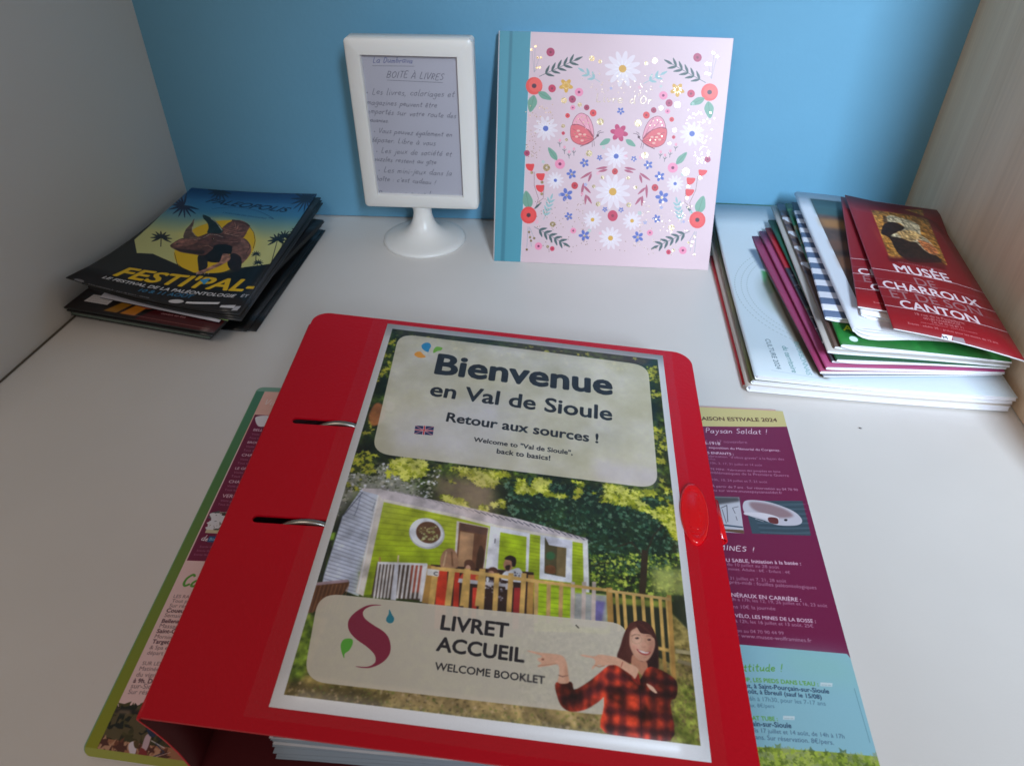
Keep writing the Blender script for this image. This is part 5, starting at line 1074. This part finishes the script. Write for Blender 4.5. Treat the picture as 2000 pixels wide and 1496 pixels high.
pf = [(.0450, 0.0), (.0455, .0012), (.0448, .0030), (.0430, .0042), (.0380, .0056), (.0310, .0074), (.0240, .0100), (.0180, .0140), (.0140, .0190), (.0115, .0250), (.0100, .0310), (.0100, .0370), (.0118, .0400), (.0150, .0425)]
V = []; F = []; n = 56; cx, cy = .3015, -.0600
for i, (r, z) in enumerate(pf):
    f = 1 if z < .03 else 1; fy = 1 if z < .02 else lerp(1, .8, min(1, (z - .02) / .02))
    for j in range(n): t = 2 * math.pi * j / n; V.append((cx + r * math.cos(t), cy + min(.0095, r * fy) * math.sin(t) if z > .034 else cy + r * fy * math.sin(t), z))
for i in range(len(pf) - 1):
    for j in range(n): F.append((i * n + j, i * n + (j + 1) % n, (i + 1) * n + (j + 1) % n, (i + 1) * n + j))
F.append(tuple(range(n - 1, -1, -1))); F.append(tuple(range((len(pf) - 1) * n, len(pf) * n)))
mesh('foot', V, F, WP, fr_, smooth=True)
at_base(fr_)

# ================================================================== flowered guest book leaning on the wall
gb = thing('guest_book', 'square pink guest book with flowers, butterflies and a teal spine strip leaning on the wall', 'book')
bi, fi = art_book()
BM = mat('guest book cover', img=bi, rough=.42, bump=.03, bscale=300)
nt = BM.node_tree; N = nt.nodes; p = N['Principled BSDF']; out_ = [n for n in N if n.type == 'OUTPUT_MATERIAL'][0]
tf = N.new('ShaderNodeTexImage'); tf.image = fi; tf.interpolation = 'Cubic'; gl = N.new('ShaderNodeBsdfPrincipled'); gl.inputs['Metallic'].default_value = 1; gl.inputs['Roughness'].default_value = .2; gl.inputs['Base Color'].default_value = lin((236, 216, 176))
ms = N.new('ShaderNodeMixShader'); nt.links.new(tf.outputs[0], ms.inputs[0]); nt.links.new(p.outputs[0], ms.inputs[1]); nt.links.new(gl.outputs[0], ms.inputs[2]); nt.links.new(ms.outputs[0], out_.inputs[0])
fbn = N.new('ShaderNodeBump'); fbn.inputs['Strength'].default_value = .25; fbn.inputs['Distance'].default_value = .001; fnz = N.new('ShaderNodeTexNoise'); fnz.inputs['Scale'].default_value = 240; ftc = N.new('ShaderNodeTexCoord')
nt.links.new(ftc.outputs['Object'], fnz.inputs[0]); nt.links.new(fnz.outputs[0], fbn.inputs['Height']); nt.links.new(fbn.outputs[0], gl.inputs['Normal'])
b0, b1, t1, t0 = [np.array(v) for v in ((.3847, -.103, .0006), (.6074, -.1008, .0006), (.6085, -.018, .2050), (.3839, -.018, .2077))]
nb = np.cross(b1 - b0, t0 - b0); nb /= np.linalg.norm(nb)      # out of the cover, towards the room
def board(name, d0, d1, inset, mats, art=False):
    V = []
    for d in (d0, d1):
        for u, v in ((0, 0), (1, 0), (1, 1), (0, 1)):
            q_ = bil([b0, b1, t1, t0], lerp(inset, 1 - inset, u) if inset else u, lerp(inset, 1 - inset, v) if inset else v); V.append(q_ - nb * d)
    o = mesh(name, V, [(0, 1, 2, 3), (7, 6, 5, 4), (0, 4, 5, 1), (1, 5, 6, 2), (2, 6, 7, 3), (3, 7, 4, 0)], mats, gb, uv=[(0, 0), (1, 0), (1, 1), (0, 1)] * 2, mi=[0, 1, 1, 1, 1, 1] if len(mats) > 1 else None)
    return o
BE = mat('white board edge', (232, 226, 228), .6)
o = board('front_cover', 0, .0022, 0, [BM, BE]); bevel(o, .0004, 2)
board('page_block', .0024, .0115, .006, [PAPER]); o = board('back_cover', .0117, .0138, 0, [mat('guest book back', (238, 206, 208), .5), BE])
V = [];
for v in (0, 1):
    e = lerp(b0, t0, v); ll = (b0 - b1) / np.linalg.norm(b1 - b0)
    for k, d in enumerate(np.linspace(0, .0138, 7)): V.append(e - nb * d + ll * .0016 * math.sin(math.pi * k / 6))
sp = mesh('spine', V, [(k, k + 1, 8 + k, 7 + k) for k in range(6)], [mat('teal book cloth', (74, 148, 166), .55), BE], gb, smooth=True); solid(sp, .0004)
at_base(gb)

# ================================================================== folded leaflets and magazines
def folded(name, cor, zt, gap, mats, parent, th=.0006, nv=8, closed_right=False):
    """one folded sheet: under side, rounded fold at the left, upper side. zt(u,v) = height of the upper side, gap(u,v) = opening"""
    us = [0, .012, .03, .06, .1, .16, .24, .34, .46, .6, .75, .88, 1.0]; rows = []
    for j in range(nv):
        v = j / (nv - 1); R = []
        for u in reversed(us): q_ = bil(cor, u, v); R.append((q_[0], q_[1], zt(u, v) - gap(u, v), 1 - u, v))
        g = gap(0, v); q_ = bil(cor, 0, v); q1 = bil(cor, 1, v); d = (np.array(q_) - q1)[:2]; d = d / np.linalg.norm(d); z0 = zt(0, v)
        for t in (-.32, 0, .32): R.append((q_[0] + d[0] * g * .5 * math.cos(t * math.pi), q_[1] + d[1] * g * .5 * math.cos(t * math.pi), z0 - g / 2 + g / 2 * math.sin(t * math.pi), 0, v))
        for u in us: q_ = bil(cor, u, v); R.append((q_[0], q_[1], zt(u, v), u, v))
        rows.append(R)
    n = len(rows[0]); V = [r[:3] for R in rows for r in R]; UV = [r[3:] for R in rows for r in R]
    F = [(j * n + i, (j + 1) * n + i, (j + 1) * n + i + 1, j * n + i + 1) for j in range(nv - 1) for i in range(n - 1)]
    F = [f[::-1] for f in F]
    o = mesh(name, V, F, mats, parent, uv=UV, smooth=True); solid(o, th, -1); return o
def rect(Fp, Bp, w, skew=0.0):
    Fp, Bp = np.array(Fp, float), np.array(Bp, float); d = Bp - Fp; n = np.array([d[1], -d[0]]) / np.linalg.norm(d) * w
    return [Fp, Fp + n, Bp + n, Bp]
DPAP = mat('dark inked paper', (44, 46, 46), .5)
def leaflet(label, cor, zt, gap, m, pages=1, th=.0006, group=None, kind='leaflet', cat='leaflet'):
    t = thing(kind, label, cat, group); pap = DPAP if group == 'dark leaflets piled in the left corner' else PAPER
    folded('cover', cor, zt, gap, [m, pap], t, th)
    for k in range(pages):
        f = (k + 1) / (pages + 1.0)
        c2 = [lerp(np.array(c), np.mean([np.array(x) for x in cor], 0), .006) for c in cor]
        folded('page', c2, lambda u, v, f=f: zt(u, v) - th - (gap(u, v) - 2 * th) * f * .5, lambda u, v, f=f: max(.0002, (gap(u, v) - 2 * th) * (1 - f)), [pap, pap], t, th * .5)
    at_base(t); return t
def loop(base, top, peak=.14):
    return lambda u, v: base + top * (u / peak) * math.exp(1 - u / peak) * (.35 + .65 * (1 - v)) * (1 if u > 0 else 0) + top * .35 * (1 - u) ** 6
GRP = 'magazines and leaflets piled against the wooden wall'
# --- the four large magazines at the bottom
def magazine(label, cor, z0, z1, mcover, rise=0.0, edge=PAPER, sag=.0, inset=.004):
    t = thing('magazine', label, 'magazine', GRP)
    lift = lambda u, v: rise * v ** 3 
    sg = lambda u, v: -sag * math.sin(math.pi * u) * (1 - v) 
    zt = lambda u, v: z1 + lift(u, v) + sg(u, v) - (z1 - .0) * .10 * u
    g = lambda u, v: (z1 - z0) * (1 - .1 * u)
    folded('cover', cor, zt, g, [mcover, PAPER], t, .0005)
    c2 = [lerp(np.array(c), np.mean([np.array(x) for x in cor], 0), inset) for c in cor]
    nu, nv2 = 16, 8; V = []; F = []
    for lay in (0, 1):
        for j in range(nv2):
            for i in range(nu):
                u, v = i / (nu - 1), j / (nv2 - 1); q_ = bil(c2, u, v); top = zt(u, v) - .0007; V.append((q_[0], q_[1], top if lay else top - g(u, v) + .0014))
    K = nu * nv2
    for j in range(nv2 - 1):
        for i in range(nu - 1):
            a = j * nu + i; F.append((a + nu, a + nu + 1, a + 1, a)); F.append((K + a, K + a + 1, K + a + nu + 1, K + a + nu))
    for i in range(nu - 1): F.append((i, i + 1, K + i + 1, K + i)); a = (nv2 - 1) * nu + i; F.append((a + 1, a, K + a, K + a + 1))
    for j in range(nv2 - 1): a = j * nu; F.append((a + nu, a, K + a, K + a + nu)); a = j * nu + nu - 1; F.append((a, a + nu, K + a + nu, K + a))
    mesh('page_block', V, F, edge, t); at_base(t); return t
EDGE = bpy.data.materials.new('stacked page edges'); EDGE.use_nodes = True; et = EDGE.node_tree; ep = et.nodes['Principled BSDF']; ew = et.nodes.new('ShaderNodeTexWave'); ew.bands_direction = 'Z'; ew.inputs['Scale'].default_value = 260; ew.inputs['Distortion'].default_value = 3; ew.inputs['Detail'].default_value = 2; ew.inputs['Detail Scale'].default_value = .3
ec = et.nodes.new('ShaderNodeValToRGB'); ec.color_ramp.elements[0].color = lin((206, 204, 214)); ec.color_ramp.elements[1].color = lin((246, 245, 250)); etc = et.nodes.new('ShaderNodeTexCoord'); et.links.new(etc.outputs['Object'], ew.inputs[0]); et.links.new(ew.outputs[0], ec.inputs[0]); et.links.new(ec.outputs[0], ep.inputs['Base Color']); ep.inputs['Roughness'].default_value = .6
R0c = rect((.6200, -.2950), (.6125, -.073), .200)
magazine('thin red magazine at the very bottom of the right hand pile', [(.6195, -.2950), (.8150, -.2900), (.8100, -.0700), (.6120, -.0730)], .0004, .0028, mat('red magazine cover', (204, 20, 34), .4), 0)
magazine('beige spined magazine lying on the thin red one', [(.6222, -.3040), (.8215, -.3090), (.8180, -.0200), (.6135, -.0200)], .0030, .0090, mat('beige magazine cover', (190, 178, 168), .45), .004, EDGE, .0012)
n_ = art_plain('olive cover print', (62, 66, 44), (170, 150, 60)); 
magazine('olive and black magazine under the white culture magazine', [(.6240, -.3025), (.8230, -.3070), (.8200, -.0120), (.6150, -.0100)], .0093, .0134, mat('olive magazine cover', img=n_, rough=.4), .008, EDGE, .0014)
CC = [(.6265, -.3020), (.8240, -.3080), (.8200, -.0022), (.6170, -.0045)]
zC = lambda v: .0180 + .0138 * v ** 3
q = [proj((c[0], c[1], zz)) for c, zz in ((CC[3], zC(1)), (CC[2], zC(1) - .002), (CC[1], .016), (CC[0], .018))]
magazine('large white culture magazine carrying all the smaller leaflets', CC, .0138, .0180, mat('culture magazine cover', img=art_culture(q), rough=.36, bump=.04, bscale=20), .0138, EDGE, .0016)
# --- smaller leaflets, bottom to top
def comp(z, k=.30): return lambda u, v: .0190 + (z - .0190) * (1 - k * u ** 1.3)
def add(label, Fp, Bp, w, z, g, m, lp=.0, pages=1, th=.0006, k=.30, rise=0.0, cat='leaflet'):
    zf = comp(z, k); zz = lambda u, v: zf(u, v) + rise * max(0, v - .5) ** 2 * 4
    return leaflet(label, rect(Fp, Bp, w), zz, loop(g, lp) if lp else (lambda u, v: g * (1 - .35 * u)), m, pages, th, GRP, cat=cat)
add('grey edged leaflet at the bottom of the small leaflets, on the culture magazine', (.6780, -.3015), (.6510, -.0745), .140, .0212, .0012, mat('slate leaflet', (120, 126, 140), .4), 0, 1, .0004)
add('lower of the two magenta leaflets in the right hand pile', (.6755, -.3000), (.6510, -.0605), .144, .0245, .0022, mat('magenta leaflet', (160, 58, 100), .42, var=.12, vscale=20), .0004, 1)
add('upper of the two magenta leaflets, just under the red topped photo leaflet', (.6795, -.2990), (.6600, -.0620), .140, .0282, .0022, mat('magenta leaflet lighter', (172, 70, 116), .42, var=.12, vscale=24), .0006, 1)
add('leaflet with a red upper half and a grey tapestry photo', (.6840, -.2940), (.6655, -.0600), .136, .0312, .0016, mat('tapestry leaflet', img=art_tapestry(), rough=.38), .0006, 1)
add('dark green leaflet with a wide white open fold', (.6865, -.2965), (.6700, -.0480), .132, .0345, .0016, mat('dark green leaflet', (26, 80, 50), .4), .0018, 1, .0008)
add('pale grey beige leaflet with a rounded spine under the patterned one', (.6800, -.2900), (.6762, -.0195), .140, .0378, .0018, mat('beige grey leaflet', (186, 178, 172), .45, var=.12, vscale=30), .0008, 1)
add('patterned leaflet with zebra like white and brown waves on green', (.6850, -.2880), (.6815, -.0215), .134, .0408, .0014, mat('patterned leaflet', img=art_zebra(), rough=.38), .0010, 1)
add('bright green leaflet showing its corner below the striped one', (.6890, -.2900), (.6885, -.0280), .130, .0447, .0016, mat('green leaflet', img=art_green(), rough=.36), .0030, 1, .0008)
add('blue and white striped leaflet with an orange picture', (.6820, -.2580), (.6935, -.0340), .126, .0492, .0016, mat('striped leaflet', img=art_stripes(), rough=.38), .0020, 1, .0007, .2)
q = None
add('leaflet with a wide white border round a dark restaurant photo', (.6980, -.2815), (.6960, -.0300), .1255, .0560, .0020, mat('restaurant leaflet', img=art_restaurant(), rough=.36), .0075, 1, .0008, .34, .0030)
add('plain white folded sheet between the restaurant leaflet and the red ones', (.7060, -.2660), (.7375, -.0600), .0850, .0590, .0012, PAPER, .0022, 0, .0007, .22)
ms_c = [(.7206, -.2953), (.8070, -.3218), (.8225, -.0935), (.7394, -.0486)]
mu_z = lambda u, v: .0655 - .005 * u + .0020 * math.sin(math.pi * u) - .0035 * max(0, u - .8) * 5 * v
q = [proj((c[0], c[1], zz)) for c, zz in ((ms_c[3], mu_z(0, 1)), (ms_c[2], mu_z(1, 1)), (ms_c[1], mu_z(1, 0)), (ms_c[0], mu_z(0, 0)))]
MU = mat('museum leaflet', img=art_museum(q), rough=.36, bump=.03, bscale=30)
lw = rect((.7035, -.2600), (.7368, -.0460), .0930)
leaflet('red museum leaflet half hidden under its twin, left edge showing', lw, lambda u, v: .0622 - .004 * u, lambda u, v: .0012, MU, 1, .0006, GRP)
leaflet('red museum leaflet reading CHARROUX lying on top of the right hand pile', ms_c, mu_z, lambda u, v: .0010, MU, 0, .0006, GRP)

# ================================================================== the dark leaflets at the left
GL2 = 'dark leaflets piled in the left corner'
BLK = mat('glossy black leaflet', (14, 14, 17), .3, spec=.5, var=.3, vscale=30)
DRK = mat('dark leaflet with green edge', (30, 34, 32), .34, var=.3, vscale=40)
def left(label, cor, z, g, m, pages=0, curl=0.0, th=.0005):
    zt = lambda u, v: z + curl * (1 - u) ** 2 * (1 - v) ** 2
    return leaflet(label, cor, zt, lambda u, v: g, m, pages, th, GL2)
left('black leaflet sticking out furthest right at the bottom of the left pile', [(.0450, -.2480), (.1835, -.2570), (.1850, -.0520), (.0500, -.0450)], .0016, .0010, BLK)
left('black leaflet second from the bottom of the left pile', [(.0300, -.2560), (.1760, -.2600), (.1830, -.0540), (.0400, -.0450)], .0032, .0010, BLK)
MINT = mat('pale mint page edges', (110, 126, 116), .5, var=.2, vscale=300)
def lbook(label, cor, z0, z1, m, edge):
    t = thing('booklet', label, 'booklet', GL2); folded('cover', cor, lambda u, v: z1, lambda u, v: z1 - z0, [m, DPAP], t, .0004)
    c2 = [lerp(np.array(c), np.mean([np.array(x) for x in cor], 0), .006) for c in cor]; V = [(c[0], c[1], z) for z in (z0 + .0006, z1 - .0006) for c in c2]
    mesh('page_block', V, [(3, 2, 1, 0), (4, 5, 6, 7), (0, 1, 5, 4), (1, 2, 6, 5), (2, 3, 7, 6), (3, 0, 4, 7)], edge, t); at_base(t)
lbook('green edged booklet with pale pages low in the left pile', [(-.0005, -.2520), (.1490, -.2785), (.1790, -.0600), (.0230, -.0360)], .0038, .0100, DRK, MINT)
left('black leaflet lying on the green edged booklet', [(.0010, -.2560), (.1560, -.2840), (.1850, -.0610), (.0240, -.0340)], .0122, .0014, BLK, 1)
left('black leaflet just under the brown one', [(.0000, -.2540), (.1580, -.2800), (.1870, -.0560), (.0240, -.0330)], .0146, .0014, BLK, 1)
left('dark brown leaflet with orange lettering and a white label on its front edge', [(.0030, -.2600), (.1600, -.2870), (.1880, -.0600), (.0280, -.0330)], .0180, .0016, mat('brown leaflet', img=art_brown(), rough=.36), 1)
GREEN = mat('white leaflet', (206, 204, 214), .42)
left('white leaflet peeping out between the brown leaflet and the dinosaur leaflets', [(.0300, -.2440), (.1600, -.2740), (.1760, -.0500), (.0300, -.0330)], .0205, .0008, GREEN)
o = left('leaflet with a green corner curling up at the front of the left pile', [(.0600, -.2420), (.1690, -.2745), (.1770, -.0480), (.0500, -.0330)], .0228, .0008, mat('leaf green corner', (120, 150, 60), .42), 0, 0)
DI = mat('grey black leaflet', (46, 48, 54), .32, var=.2, vscale=20)
def dz(k): return lambda u, v: .0310 - .0022 * k + (.0185 - .002 * k) * (1 - u) ** 2 * (1 - v) ** 3 + .0040 * v * (1 - u) - .0015 * math.sin(math.pi * u)
for k, lab in ((3, 'dark leaflet lowest of the three under the top dinosaur leaflet'), (2, 'dark leaflet in the middle of the three under the top dinosaur leaflet'), (1, 'dark leaflet directly under the top dinosaur leaflet')):
    leaflet(lab, [(.0200 + .003 * k, -.2570 + .0015 * k), (.1800 + .0006 * k, -.2715 - .0012 * k), (.1745 + .0015 * k, -.0240 - .002 * k), (.0260, -.0290)], dz(k), lambda u, v: .0010, DI if k != 2 else BLK, 0, .0005, GL2)
dc = [(.0165, -.2590), (.1790, -.2720), (.1700, -.0215), (.0240, -.0275)]; d0 = dz(0)
q = [proj((c[0], c[1], zz)) for c, zz in ((dc[3], d0(0, 1)), (dc[2], d0(1, 1)), (dc[1], d0(1, 0)), (dc[0], d0(0, 0)))]
leaflet('dinosaur festival leaflet with yellow lettering on top of the left pile', dc, d0, lambda u, v: .0010, mat('dinosaur leaflet', img=art_dino([(375, 367), (620, 380), (465, 612), (132, 548)]), rough=.3, bump=.03, bscale=30), 0, .0005, GL2)
# a dark speck on the shelf
sp_ = tube('crumb', [(.7015, -.3385, .0006), (.7023, -.3392, .0011), (.7030, -.3390, .0006)], .0005, mat('dark crumb', (120, 116, 112), .8), None, 6)
sp_['label'] = 'tiny dark crumb on the white shelf right of the brochure'; sp_['category'] = 'crumb'
